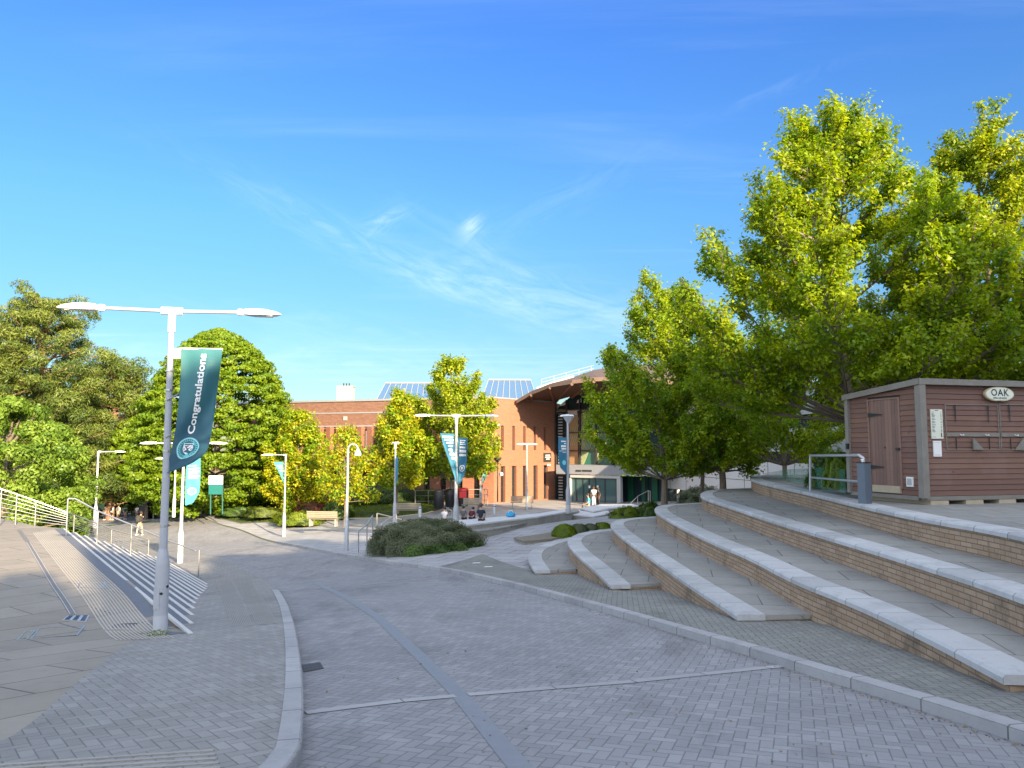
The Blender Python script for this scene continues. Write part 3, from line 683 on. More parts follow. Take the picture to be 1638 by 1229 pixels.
# flat roof, far walls
bk = [Le+Vector((2, 22)), Re+Vector((6, 22))]
mb = MB(); q = [Cn, Re, bk[1], bk[0], Le]; mb.face([(v.x, v.y, 3.9) for v in q]); mb.build('roof', m_lead, lib)
mb = MB()
for a, b in ((Re, bk[1]), (bk[1], bk[0]), (bk[0], Le)): mb.face([(a.x, a.y, ZB), (b.x, b.y, ZB), (b.x, b.y, 3.95), (a.x, a.y, 3.95)])
mb.build('wall', m_brick, lib)
# small wall fittings
c = Cn+dL*(13.2)+nL*.14; mb = MB().box((c.x, c.y, 2.55), (.34, .1, .34), math.atan2(dL.y, dL.x)); mb.build('vent', m_conc, lib)
c = Cn+dR*(LR*.86)+nR*.06; so_ = MB().box((c.x, c.y, -.95+.25), (.95, .06, .75), math.atan2(dR.y, dR.x)).build('sign', m_dark, lib)
mb = MB()
for j, (wd, zz) in enumerate(((.6, .18), (.7, .02), (.45, -.14))): cc = c+nR*.045; mb.box((cc.x, cc.y, -.7+zz), (wd, .01, .06), math.atan2(dR.y, dR.x))
mb.build('lettering', m_white, so_)
for dx_ in (-.05, .18):
    cc = c+dR*dx_+nR*.08; MB().box((cc.x, cc.y, -1.33), (.12, .12, .14), 0).build('floodlight', m_white, lib)
cc = Cn+dR*.15+nR*.25; MB().lathe((cc.x, cc.y, 1.9), [(.05, -.2), (.14, -.15), (.16, 0), (.1, .14), (.02, .18)], 10).build('camera', m_white, lib)
# chimney and rooflights
chp = at(553, 640, 69); t = thing('roof_chimney', (chp.x, chp.y, 3.95), 'square pale concrete chimney on the flat brick roof', 'chimney')
MB().box((chp.x, chp.y, 4.7), (1.36, 1.2, 1.7)).build('stack', m_cream, t)
mb = MB().box((chp.x, chp.y, 5.58), (1.46, 1.3, .08))
mb.build('cap', m_conc, t); mb = MB()
for dx_ in (-.2, .05, .3): mb.tube([(chp.x+dx_, chp.y, 5.6), (chp.x+dx_, chp.y, 5.9)], .06, 6)
mb.build('flue', m_dark, t)
def rooflight(px0, px1, pyt, Y, name_label, hip=.9):
    a = at(px0, 641, Y); b = at(px1, 641, Y); zt = at(px0, pyt, Y+1.2).z; z0 = 3.9
    t = thing('rooflight', ((a.x+b.x)/2, Y, z0), name_label, 'rooflight'); D = 6
    mb = MB(); mb.face([(a.x, Y, z0), (b.x, Y, z0), (b.x-hip, Y+1.2, zt), (a.x+hip, Y+1.2, zt)])
    mb.face([(b.x, Y, z0), (b.x, Y+D, z0), (b.x-hip, Y+D-1, zt), (b.x-hip, Y+1.2, zt)]); mb.face([(a.x, Y+D, z0), (a.x, Y, z0), (a.x+hip, Y+1.2, zt), (a.x+hip, Y+D-1, zt)])
    mb.face([(a.x+hip, Y+1.2, zt), (b.x-hip, Y+1.2, zt), (b.x-hip, Y+D-1, zt), (a.x+hip, Y+D-1, zt)]); mb.build('glazing', m_rg, t)
    mb = MB(); n = int((b.x-a.x)/.62)
    for k in range(n+1):
        f = k/n; p = Vector((a.x+(b.x-a.x)*f, Y-.02, z0)); q = Vector((a.x+hip+(b.x-a.x-2*hip)*f, Y+1.17, zt)); mb.tube([p, q], .026, 4)
    for k in range(1, 6):
        f = k/6; mb.tube([(b.x+.02, Y+D*f, z0), (b.x-hip+.02, Y+1.2+(D-2.2)*f, zt)], .045, 4)
    mb.build('glazing_bars', m_lead, t)
    mb = MB(); mb.tube([(a.x+hip, Y+1.17, zt), (b.x-hip, Y+1.17, zt), (b.x-hip, Y+D-1, zt)], .09, 5); mb.build('ridge', m_lead, t)
rooflight(597, 764, 613, 70, 'long blue glazed rooflight on the brick roof, partly behind the green tree')
rooflight(768, 862, 608, 68, 'blue glazed rooflight beside the curved timber canopy', .7)

# ================================================================== glazed entrance building
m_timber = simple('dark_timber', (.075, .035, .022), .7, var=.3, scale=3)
m_clad = simple('white_cladding', (.60, .61, .62), .5, var=.05, scale=1)
m_cladg = simple('grey_cladding', (.40, .42, .43), .55, var=.06, scale=1)
m_int = simple('interior_wood', (.38, .22, .11), .6, var=.15, scale=1.2)
m_cg = glassmat('curtain_glass', (.03, .05, .06), .12); m_cg.node_tree.nodes['Principled BSDF'].inputs['Specular IOR Level'].default_value = .3
m_doorg = glassmat('door_glass', (.06, .12, .13), .07)
m_mural = glassmat('mural_panel', (.30, .19, .10), .5); m_mur2 = glassmat('mural_teal', (.02, .13, .10), .35); m_mur3 = glassmat('mural_line', (.26, .30, .16), .5)
Gs = Re+nR*.02; Ge = at(1110, 700, 58).xy; dG = (Ge-Gs).normalized(); nG = Vector((dG.y, -dG.x)); nG = nG if nG.y < 0 else -nG; LG = (Ge-Gs).length
ent = thing('entrance_building', (Gs.x, Gs.y, -4.3), 'tall glazed entrance hall with a patterned wall behind glass under a curved timber roof', 'building')
RZ = math.atan2(dG.y, dG.x)
def onG(px, z=None, off=0):
    d = ray(px, 614); # intersect vertical plane of the facade
    o = Gs+nG*off; dd = Vector((d.x, 1)); t = (o.dot(nG))/dd.dot(nG); return dd*t
def Gz(px, py, off=0): p = onG(px, off=off); d = ray(px, py); return d.z*p.y
def gbox(px0, py0, px1, py1, off, th):
    a, b = onG(px0, off=off), onG(px1, off=off); zt = Gz((px0+px1)/2, py0, off); zb = Gz((px0+px1)/2, py1, off); mb = MB(); wb(mb, a, b, zb, zt, nG, th); return mb
gbox(889, 655, 1110, 752, -.3, .05).build('curtain_wall', m_cg, ent)
gbox(889, 762, 1110, 812, -.3, .05).build('ground_glazing', m_cg, ent)
mb = MB()
for px in (889, 906, 927, 953, 978, 1002, 1030, 1060, 1090):
    p = onG(px); mb.box((p.x, p.y, 1.0), (.10, .18, 6.3), RZ)
for px, in ((889,), (912,), (1030,), (1060,), (1090,)): p = onG(px); mb.box((p.x, p.y, -3.3), (.10, .16, 2.6), RZ)
for py in (656, 661, 693, 722): wb(mb, onG(889), onG(1110), Gz(930, py), Gz(930, py)+.09, nG, .1, .03)
mb.build('mullion', m_dark, ent)
mb = MB()
for k in range(30):
    z = 3.0-k*.245
    if -2.3 < z < -1.6: continue
    p = onG(896, off=.0); mb.box((p.x, p.y, z), (.42, .05, .10), RZ)
mb.build('louvre', m_cladg, ent)
gbox(908, 658, 923, 664, .05, .05).build('notice', m_cladg, ent)
# patterned panel behind / in the glass
def gface(mb, pl, off, mi=0):
    P = [(lambda p, d: (p.x, p.y, d.z*p.y))(onG(a, off=off), ray(a, b)) for a, b in pl]; mb.face(P, mi=mi)
mu = gbox(910, 660, 924, 745, -.16, .03).build('mural', m_mural, ent)
mb = MB(); wb(mb, onG(926, off=-.16), onG(938, off=-.16), Gz(930, 745), Gz(930, 655), nG, .03); mb.build('mural', m_mural, ent)
mb = MB(); gface(mb, [(938, 655), (966, 655), (983, 700), (978, 745), (926, 745), (938, 700)][::-1], -.155); mb.build('mural', m_mur2, ent)
mb = MB()
for k in range(13):
    pl = []
    for j in range(15):
        f = j/14; cx = 952-20*f**2+ (k-6)*3.3*(1-f*.5); cy = 655+88*f
        if k > 6: cx = 950+(k-6)*5.5*math.sin(f*3.0)-8*(1-f)
        p = onG(cx, off=-.13); pl.append((p.x, p.y, ray(cx, cy).z*p.y))
    mb.tube(pl, .045, 4, False)
for k in range(6):
    pl = []
    for j in range(10):
        f = j/9; cx = 908+k*3.4+16*f; cy = 712-50*f
        p = onG(cx, off=-.13); pl.append((p.x, p.y, ray(cx, cy).z*p.y))
    mb.tube(pl, .035, 4, False)
mb.build('mural_lines', m_mur3, mu)
# porch
fa = gbox(889, 745, 1070, 760, 2.2, 2.6); fa.build('fascia', m_fascia, ent)
mb = gbox(930, 752, 945, 754.5, 2.24, .04); mb2 = gbox(920, 752, 928, 754.5, 2.24, .04); mb2.build('lettering', m_dark, ent); mb.build('lettering', m_dark, ent)
gbox(911, 760, 990, 765, 2.1, .3).build('door_header', m_cladg, ent)
gbox(984.5, 765, 990.5, 810, 2.1, .35).build('column', m_cladg, ent); gbox(909, 765, 911.5, 812, 2.1, .3).build('column', m_cladg, ent)
gbox(911.5, 765.5, 984, 812, 1.9, .03).build('door_glass', m_doorg, ent)
mb = MB()
for px in (921, 932, 941, 951, 966, 984): p = onG(px, off=1.93); mb.box((p.x, p.y, -3.3), (.06, .05, 2.8), RZ)
mb.build('door_frame', m_dark, ent)
for px in (941.5, 954.5): p = onG(px, off=1.99); MB().box((p.x, p.y, Gz(px, 779, 1.99)), (.16, .01, .2), RZ).build('notice', m_white, ent)
gbox(956, 779, 966, 792, 1.8, .02).build('poster', simple('poster_blue', (.01, .16, .42), .5), ent)
for px, c_ in ((1002, (.0, .10, .06)), (1024, (.0, .10, .06)), (1040, (.02, .05, .10))): gbox(px, 762, px+9, 808, -.1, .1).build('green_panel', simple('panel_green', (.0, .10, .05), .5), ent)
# curved roof: leaf-shaped timber shell; near edge rises from the low tip over the brick to the right
def rp(px, py, Y): return at(px, py, Y)
edge_n = [rp(*q) for q in ((826, 640, 61.5), (850, 626, 60), (880, 614, 58), (915, 608, 56), (950, 604, 55), (1000, 602, 54), (1060, 606, 53), (1120, 618, 52))]
edge_b = [rp(*q) for q in ((826, 640, 61.6), (850, 630.5, 66), (884, 618, 70), (918, 603, 73), (950, 592, 76), (1000, 584, 77), (1060, 584, 77), (1120, 590, 76))]
wall_l = [rp(*q) for q in ((828, 641.5, 62), (850, 639, 63.5), (886, 643, 66.2), (890, 640, 66), (915, 633, 64), (950, 628, 62), (1040, 625, 60), (1110, 628, 58.5))]
mb = MB()
for i in range(7):
    for (A_, B_) in ((edge_n, edge_b),): mb.face([A_[i], A_[i+1], B_[i+1], B_[i]])
mb.build('roof', simple('roof_shingle', (.12, .08, .06), .8, var=.25, scale=2, bump=.3), ent, smooth=True)
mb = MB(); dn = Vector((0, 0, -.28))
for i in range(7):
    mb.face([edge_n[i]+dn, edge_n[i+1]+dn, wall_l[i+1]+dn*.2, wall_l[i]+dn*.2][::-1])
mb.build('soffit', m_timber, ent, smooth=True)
mb = MB()
for i in range(7): mb.face([edge_n[i]+dn, edge_n[i+1]+dn, edge_n[i+1], edge_n[i]])
mb.build('roof_edge', simple('weathered_timber', (.20, .13, .095), .8, var=.3), ent)
mb = MB()
for k in (1, 2, 3, 4, 5, 6): mb.tube([wall_l[k]+dn*.5, (wall_l[k]+edge_n[k])/2+dn*1.3+Vector((0, 0, .25)), edge_n[k]+dn*1.1], .12, 6)
mb.build('rafter', simple('rafter_timber', (.13, .07, .05), .7, var=.2), ent)
mb = MB()
for q0, q1 in (((885, 613, 60), (917, 604, 68)), ((925, 609, 57), (946, 603, 66)), ((860, 622, 61), (890, 612, 66))):
    a, b = rp(*q0), rp(*q1); mb.tube([a+Vector((0, 0, .05)), b+Vector((0, 0, .10))], .1, 4)
mb.build('roof_batten', m_clad, ent)
mb = MB()
for k in range(5):
    a = edge_b[2+k//2]; b = rp(866+k*20, 607-k*5.2, 74); mb.tube([b, b-Vector((0, 0, .8))], .022, 4)
mb.tube([rp(866, 607, 74), rp(950, 584.5, 74)], .02, 4); mb.tube([rp(866, 612, 74), rp(950, 589.5, 74)], .025, 4)
mb.build('roof_railing', m_lead, ent)
# upper dark gable glazing under the shell
mb = MB(); gface(mb, [(890, 655), (1110, 655), (1110, 628), (1000, 623), (950, 626), (915, 632)], -.3); mb.build('gable_glass', m_cg, ent)
mb = MB(); gface(mb, [(898, 646), (904, 641), (904, 648), (896, 650)], -.1); gface(mb, [(924, 640), (930, 637), (930, 644), (922, 645)], -.1); mb.build('pendant_light', m_white, ent)

# ================================================================== white clad building on the right
Ws = at(1062, 700, 60).xy; We = at(1420, 700, 36).xy; dW = (We-Ws).normalized(); nW = Vector((dW.y, -dW.x)); nW = nW if nW.x < 0 or nW.y < 0 else -nW; LW = (We-Ws).length
if nW.dot(-Ws) < 0: nW = -nW
wh = thing('clad_building', (Ws.x, Ws.y, -4.2), 'long building of pale flat cladding panels behind the maples, with a dark strip window', 'building')
def Wl(s, off=0): return Ws+dW*s+nW*off
def wbox(s0, s1, z0, z1, off, th, mat, nm): mb = MB(); wb(mb, Wl(s0), Wl(s1), z0, z1, nW, th, off); return mb.build(nm, mat, wh)
wbox(0, LW+6, -3.0, -.78, .0, .4, m_clad, 'lower_cladding')
m_strip = simple('dull_strip_glass', (.02, .03, .035), .55, var=.1, spec=.15)
wbox(0, LW+6, -.78, -.15, -.25, .1, m_strip, 'strip_window')
wbox(0, LW+6, -.15, 1.15, .03, .4, m_cladg, 'upper_cladding')
wbox(0, LW+6, 1.15, 1.9, -.25, .1, m_strip, 'strip_window')
wbox(0, LW+6, 1.9, 3.3, .05, .4, m_cladg, 'upper_cladding')
wbox(0, LW+6, 3.3, 3.42, .12, 5, m_lead, 'roof')
wbox(0, LW+6, -5.5, -3.0, -.6, .1, m_cg, 'ground_glazing')
mb = MB()
for k in range(12):
    for z0, z1, off in ((-3.0, -.78, .006), (-.15, 1.15, .036), (1.9, 3.3, .056)):
        p = Wl(1+k*2.7, off); mb.box((p.x, p.y, (z0+z1)/2), (.03, .012, z1-z0), math.atan2(dW.y, dW.x))
    p = Wl(2.2+k*2.7, -.2); mb.box((p.x, p.y, -.46), (.07, .1, .62), math.atan2(dW.y, dW.x))
wb(mb, Wl(0), Wl(LW+6), -1.95, -1.92, nW, .01, .008)
mb.build('panel_joint', m_dark, wh)
for s in (3.2, 6.5, 8.2): wbox(s, s+.9, -5, -3.0, -.45, .1, simple('panel_green', (.0, .10, .05), .5), 'green_panel')
mb = MB()
for s in (1.5, 5, 7.6, 10, 12): p = Wl(s, -.4); mb.box((p.x, p.y, -4.1), (.2, .2, 2.2), 0)
mb.build('column', m_cladg, wh)

# ================================================================== OAK kiosk
m_shed = newmat('stained_boards')[0]; t_ = NT(m_shed.node_tree); p_ = t_.n['Principled BSDF']
uv_ = t_.add('ShaderNodeTexCoord').outputs['UV']; ob_ = t_.add('ShaderNodeTexCoord').outputs['Object']
a_ = t_.add('ShaderNodeAttribute'); a_.attribute_name = 'tint'
gr = t_.noise(t_.map(uv_, scale=(1.2, 28, 1)), 3, 6, .7, dist=.6); kn = t_.noise(t_.map(uv_, scale=(2.5, 9, 1)), 1.6, 2, .5)
c_ = t_.mix(gr, (.125, .060, .043), (.255, .142, .102)); c_ = t_.mix(t_.m('MULTIPLY', a_.outputs['Fac'], .5), c_, (.10, .055, .052))
c_ = t_.mix(t_.smooth(kn, .70, .76), c_, (.035, .015, .012)); c_ = t_.mix(t_.m('MULTIPLY', t_.smooth(t_.noise(ob_, 1.7, 4), .5, .75), .35), c_, (.22, .15, .13))
t_.put(p_.inputs['Base Color'], c_); p_.inputs['Roughness'].default_value = .75
m_doorw = m_shed.copy(); m_doorw.name = 'door_boards'
for n in m_doorw.node_tree.nodes:
    if n.bl_idname == 'ShaderNodeMapping': n.inputs['Rotation'].default_value = (0, 0, R(90)); n.inputs['Scale'].default_value = (n.inputs['Scale'].default_value[0], n.inputs['Scale'].default_value[1], 1)
    if n.bl_idname == 'ShaderNodeMix' and not n.inputs[6].is_linked: n.inputs[6].default_value = (.15, .085, .065, 1); n.inputs[7].default_value = (.30, .185, .145, 1)
m_grey = simple('weathered_wood', (.205, .19, .17), .8, var=.25, scale=4)
m_raw = simple('raw_timber', (.42, .36, .26), .8, var=.2, scale=3)
Zs0 = -1.06; K0 = at(1478, 800, 14.9).xy; dF = (at(1638, 700, 15.52).xy-at(1480, 700, 14.9).xy).normalized(); nF = Vector((dF.y, -dF.x)); nF = nF if nF.y < 0 else -nF; dS = -nF; nS = -dF
kio = thing('kiosk_shed', (K0.x, K0.y, Zs0), 'brown timber boarded kiosk shed with a sloping felt roof on wooden skids', 'kiosk')
Dp, Wd = 2.02, 3.6; H = 2.37; Hb = 2.37-.17
rF, rS = math.atan2(dF.y, dF.x), math.atan2(dS.y, dS.x)
def boards(o, d, n, L, z0, ztop, skip=None, bh=.1045):
    mb = MB(); z = z0; k = 0; tint = []; rr = random.Random(5)
    while True:
        zt0, zt1 = ztop(0), ztop(L)
        if z >= max(zt0, zt1)-.005: break
        segs = [(0, L)]
        if skip and z+bh > skip[2]+.02 and z < skip[3]: segs = [(0, skip[0]), (skip[1], L)]
        for s0, s1 in segs:
            a, b = o+d*s0, o+d*s1; ta, tb = min(z+bh, ztop(s0)), min(z+bh, ztop(s1))
            if ta <= z+.004 and tb <= z+.004: continue
            ta, tb = max(ta, z+.003), max(tb, z+.003)
            lo0, lo1, up0, up1 = a+n*.020, b+n*.020, a+n*.005, b+n*.005; u = rr.random()*9
            mb.face([(lo0.x, lo0.y, z+.008), (lo1.x, lo1.y, z+.008), (up1.x, up1.y, tb), (up0.x, up0.y, ta)], [(u+s0, z), (u+s1, z), (u+s1, tb), (u+s0, ta)])
            mb.face([(a.x, a.y, z), (b.x, b.y, z), (lo1.x, lo1.y, z+.008), (lo0.x, lo0.y, z+.008)]); tint += [rr.random()]*2
        z += bh; k += 1
    return mb, tint
def settint(o, tint):
    at_ = o.data.attributes.new('tint', 'FLOAT', 'FACE'); at_.data.foreach_set('value', tint)
ztopS = lambda s: Zs0+H-(.17*s/Dp)
# inner carcass
mb = MB(); q = [K0+dF*.03+dS*.03, K0+dF*Wd+dS*.03, K0+dF*Wd+dS*Dp, K0+dF*.03+dS*Dp]
mb.hexa([(v.x, v.y, Zs0+.12) for v in q], [(q[0].x, q[0].y, Zs0+H-.02), (q[1].x, q[1].y, Zs0+H-.02), (q[2].x, q[2].y, Zs0+Hb-.02), (q[3].x, q[3].y, Zs0+Hb-.02)]); mb.build('carcass', m_dark, kio)
mb, ti_ = boards(K0, dF, nF, Wd, Zs0+.15, lambda s: Zs0+H); o = mb.build('front_boards', m_shed, kio); settint(o, ti_)
DR = (.50, 1.42, Zs0+.27, Zs0+2.10)
mb, ti_ = boards(K0, dS, nS, Dp, Zs0+.15, ztopS, DR); o = mb.build('side_boards', m_shed, kio); settint(o, ti_)
# corner posts, base rail
for pt, nm in ((K0+nF*.03+nS*.03-dF*-.02, 'corner_post'), (K0+dS*Dp+nS*.03, 'corner_post')):
    w_ = .15 if pt == K0 else .14; mb = MB(); mb.box((pt.x, pt.y, Zs0+.12+(H-.16)/2-(0.07 if (pt-K0).length > 1 else 0)), (.14 if (pt-K0).length < 1 else .1, .14 if (pt-K0).length < 1 else .1, H-.16-(.14 if (pt-K0).length > 1 else 0)), rF); mb.build(nm, m_grey, kio, bevel=.006)
mb = MB(); wb(mb, K0-dF*.02, K0+dF*Wd, Zs0+.07, Zs0+.15, nF, .08, .035); mb.build('base_rail', m_grey, kio)
mb = MB(); wb(mb, K0+dS*.1, K0+dS*Dp, Zs0+.07, Zs0+.15, nS, .08, .035); mb.build('base_rail', m_grey, kio)
mb = MB(); wb(mb, K0+dS*.55, K0+dS*1.32, Zs0+.18, Zs0+.32, nS, .08, .06); mb.build('door_step', m_raw, kio)
for s in (.12, .95, 1.75, 2.6, 3.4):
    c = K0+dF*(s+.22)-nF*.9; MB().box((c.x, c.y, Zs0-.02), (.42, 1.86, .17), rF).build('skid', m_raw, kio)
# roof
m_felt = simple('roof_felt', (.10, .10, .105), .9, var=.2)
ov = .09; q = [K0+dF*-ov+dS*-ov, K0+dF*(Wd+.1)+dS*-ov, K0+dF*(Wd+.1)+dS*(Dp+ov), K0+dF*-ov+dS*(Dp+ov)]; zr = lambda s: Zs0+H+.005-(.17*s/Dp); zz = [zr(-ov), zr(-ov), zr(Dp+ov), zr(Dp+ov)]
MB().hexa([(v.x, v.y, z) for v, z in zip(q, zz)], [(v.x, v.y, z+.03) for v, z in zip(q, zz)]).build('roof', m_felt, kio)
mb = MB()
for i, j in ((0, 1), (0, 3)):
    a, b = q[i], q[j]; n = nF if j == 1 else nS; a2, b2 = a+n*.02, b+n*.02
    P = [a, b, b2, a2]; zs_ = [zz[i], zz[j], zz[j], zz[i]]
    A = sum(P[k].x*P[(k+1) % 4].y-P[(k+1) % 4].x*P[k].y for k in range(4))
    if A < 0: P, zs_ = P[::-1], zs_[::-1]
    mb.hexa([(v.x, v.y, z-.075) for v, z in zip(P, zs_)], [(v.x, v.y, z+.042) for v, z in zip(P, zs_)])
mb.build('fascia_board', m_grey, kio)
# door of vertical boards
drp = MB(); tt = []; x = DR[0]+.05; rr = random.Random(2)
while x < DR[1]-.06:
    w_ = min(.098, DR[1]-.05-x); a, b = K0+dS*x, K0+dS*(x+w_-.006); wb(drp, a, b, DR[2]+.02, DR[3]-.03, nS, .03, .018); tt += [rr.random()]*6; x += w_
door = drp.build('door', m_doorw, kio); settint(door, tt)
mb = MB(); wb(mb, K0+dS*DR[0], K0+dS*(DR[0]+.045), DR[2], DR[3], nS, .05, .035); wb(mb, K0+dS*(DR[1]-.045), K0+dS*DR[1], DR[2], DR[3], nS, .05, .035); wb(mb, K0+dS*(DR[0]+.045), K0+dS*(DR[1]-.045), DR[3]-.03, DR[3], nS, .05, .035); mb.build('door_frame', m_doorw, kio)
for z in (DR[3]-.33, DR[2]+.42):
    mb = MB(); a = K0+dS*(DR[1]-.02)+nS*.04; b = a-dS*.42
    mb.face([(a.x, a.y, z-.045), (a.x, a.y, z+.045), (b.x, b.y, z+.008), (b.x, b.y, z-.008)]); mb.build('strap_hinge', m_black, door)
c = K0+dS*(DR[0]+.07)+nS*.05; MB().box((c.x, c.y, Zs0+1.06), (.10, .03, .045), rS).build('bolt', m_black, door)
c = K0+dS*(DR[0]+.45)+nS*.022; MB().tube([c.to_3d()+Vector((0, 0, Zs0+1.09)), (c+nS*.01).to_3d()+Vector((0, 0, Zs0+1.09))], .02, 8).build('keyhole', m_black, door)
c = K0+dS*.30+nS*.03; vo = MB().box((c.x, c.y, Zs0+.42), (.17, .03, .19), rS).build('vent', m_white, kio); MB().box(((c+nS*.018).x, (c+nS*.018).y, Zs0+.42), (.11, .01, .13), rS).build('vent_flap', m_cladg, vo)
c = K0+dS*(Dp-.02)+nS*.09; MB().box((c.x, c.y, Zs0+1.12), (.06, .05, .12), rS).build('socket', m_black, kio)
# serving hatches on the front: position measured along the front from the corner
def Fp(px, py):
    d = ray(px, py); dd = Vector((d.x, 1)); t = K0.dot(nF)/dd.dot(nF); p = dd*t; return (p-K0).dot(dF), d.z*t
def frect(mb, s0, s1, z0, z1, off, th): wb(mb, K0+dF*s0, K0+dF*s1, z0, z1, nF, th, off)
for hi, (pa, pb) in enumerate(((1509.5, 1594.5), (1596.5, 1680))):
    s0, zt = Fp(pa, 646.5); s1, _ = Fp(pb, 647); _, zb = Fp(1540, 720); _, zm1 = Fp(1540, 692.5); _, zm0 = Fp(1540, 698.5)
    mb = MB(); frect(mb, s0, s0+.014, zb, zt, .028, .02); frect(mb, s1-.014, s1, zb, zt, .028, .02); frect(mb, s0+.014, s1-.014, zt-.014, zt, .028, .02); frect(mb, s0+.014, s1-.014, zb, zb+.012, .028, .02)
    h = mb.build('serving_hatch', m_grey, kio)
    mb = MB(); frect(mb, s0+.01, s1-.01, zm0, zm1, .042, .03); mb.build('hatch_rail', m_grey, h)
    for f in (.18, .80):
        s = s0+(s1-s0)*f; mb = MB()
        a = K0+dF*s+nF*.034; mb.face([(v.x, v.y, z) for v, z in ((a-dF*.022, zt-.01), (a-dF*.008, zt-.36), (a+dF*.008, zt-.36), (a+dF*.022, zt-.01))]); mb.build('strap_hinge', m_black, h)
        mb = MB(); frect(mb, s-.008, s+.008, zb+.01, zm0-.03, .030, .008); mb.build('lower_strap', m_black, h)
    for f in (.27, .74):
        s = s0+(s1-s0)*f; a = K0+dF*s+nF*.05; z = (zm0+zm1)/2
        MB().tube([(*(a-dF*.045), z+.008), (*(a-dF*.03+nF*.02), z-.012), (*(a+dF*.03+nF*.02), z-.012), (*(a+dF*.045), z+.008)], .007, 6).build('handle', m_white, h)
for (tri) in (((1553, 700.5), (1553.5, 719.5), (1571, 720)), ((1634, 700.5), (1620.5, 720), (1638, 720.5))):
    P = [Fp(*q) for q in tri]; mb = MB(); F1 = [(K0+dF*s+nF*.034, z) for s, z in P]; F2 = [(K0+dF*s+nF*.060, z) for s, z in P]
    f1 = [(v.x, v.y, z) for v, z in F2]; f0 = [(v.x, v.y, z) for v, z in F1]; mb.face(f1); mb.face(f0[::-1])
    for i in range(3): mb.face([f0[i], f0[(i+1) % 3], f1[(i+1) % 3], f1[i]])
    mb.build('shelf_bracket', m_grey, kio)
# sign
def on_front(me, s, z, off, mat, name, parent):
    for v in me.vertices: x, y = v.co.x, v.co.y; p = K0+dF*(s+x)+nF*(off+v.co.z); v.co = (p.x, p.y, z+y)
    return link(name, me, mat, parent)
sg, zg = Fp(1593, 631); mb = MB(); n = 40; ring = []
for k in range(n):
    a = k*math.tau/n; rx, ry = .365, .150; x, y = rx*math.cos(a), ry*math.sin(a)*(1-.10*math.exp(-((x_ if False else rx*math.cos(a))/.08)**2)*(math.sin(a) < 0)); ring.append((x, y))
f0 = [(*(K0+dF*(sg+x)+nF*.035), zg+y) for x, y in ring]; f1 = [(*(K0+dF*(sg+x)+nF*.085), zg+y) for x, y in ring]
mb.face(f1); [mb.face([f0[i], f0[(i+1) % n], f1[(i+1) % n], f1[i]]) for i in range(n)]
sgo = mb.build('sign', simple('sign_edge', (.45, .36, .22), .7, var=.2), kio)
mb = MB(); mb.face([(*(K0+dF*(sg+x*.93+.005)+nF*.089), zg+y*.88) for x, y in ring]); mb.build('sign_face', simple('sign_cream', (.68, .70, .60), .6, var=.04), sgo)
m_ink = simple('ink', (.03, .03, .035), .6, var=.05)
on_front(text_mesh('OAK', .19, 0, .003, space=1.15), sg, zg+.022, .093, m_ink, 'lettering', sgo)
on_front(text_mesh('OPEN AIR KIOSK', .046, 0, .0008), sg, zg-.083, .093, m_ink, 'lettering', sgo)
# menus
for (x0, y0, x1, y1, lab) in ((1486, 655, 1507, 702, 'menu'), (1490.5, 705.5, 1504.5, 730.5, 'notice')):
    (s0, z1), (s1, z0) = Fp(x0, y0), Fp(x1, y1); mb = MB(); frect(mb, s0, s1, z0, z1, .035, .02)
    b = mb.build(lab, simple('sign_cream', (.68, .70, .60), .6, var=.04) if lab == 'menu' else m_white, kio); mb = MB(); rr = random.Random(8); z = z1-.05
    while z > z0+.12 and lab == 'menu':
        wl = rr.uniform(.04, .09); frect(mb, s0+.025, s0+.025+wl, z-.006, z, .038, .002); frect(mb, s1-.05, s1-.025, z-.006, z, .038, .002); z -= rr.choice((.016, .016, .016, .032))
    if lab == 'menu': frect(mb, (s0+s1)/2-.04, (s0+s1)/2+.04, z1-.03, z1-.018, .038, .002); frect(mb, s1-.055, s1-.03, z0+.03, z0+.11, .038, .002); frect(mb, s0+.03, s0+.10, z0+.03, z0+.036, .038, .002)
    else: frect(mb, s0+.03, s1-.03, z0+.025, z0+.035, .038, .002); frect(mb, s0+.02, s1-.02, z1-.035, z1-.03, .038, .002)
    mb.build('print', m_ink if lab == 'menu' else m_cladg, b)
KS = 1.128; kio.location = (K0.x*KS, K0.y*KS, -1.196); kio.scale = (KS, KS, KS)      # real size and place: 2.5 m tall, on the terrace
# water / power post with its pipe rail
Pp = Vector((*at(1383, 780, 17.1).xy, 0)); t = thing('utility_post', (Pp.x, Pp.y, -1.2), 'slate blue metal utility post with a small tap on top, beside the kiosk door', 'utility post')
m_blueg = simple('blue_grey_paint', (.10, .13, .17), .5, var=.1)
zt_ = at(1383, 741, 17.1).z; MB().box((Pp.x, Pp.y, (zt_-1.25)/2), (.21, .19, zt_+1.25), .5).build('post', m_blueg, t, bevel=.008)
MB().box((Pp.x, Pp.y, zt_+.012), (.225, .205, .02), .5).build('cap', m_black, t)
MB().tube([(Pp.x-.03, Pp.y, zt_), (Pp.x-.03, Pp.y, zt_+.07)], .016, 8).tube([(Pp.x-.06, Pp.y, zt_+.075), (Pp.x, Pp.y, zt_+.075)], .014, 6).build('tap', m_white, t)
t = thing('pipe_rail', at(1298, 779, 18.0), 'galvanised pipe guard rail between the planting and the slate blue post', 'railing')
a = at(1296, 785, 22.2); a1 = at(1296, 729, 22.2); b1 = at(1376, 728, 17.2); b0 = at(1381, 733, 17.12); b2 = Vector((b0.x, b0.y, zt_))
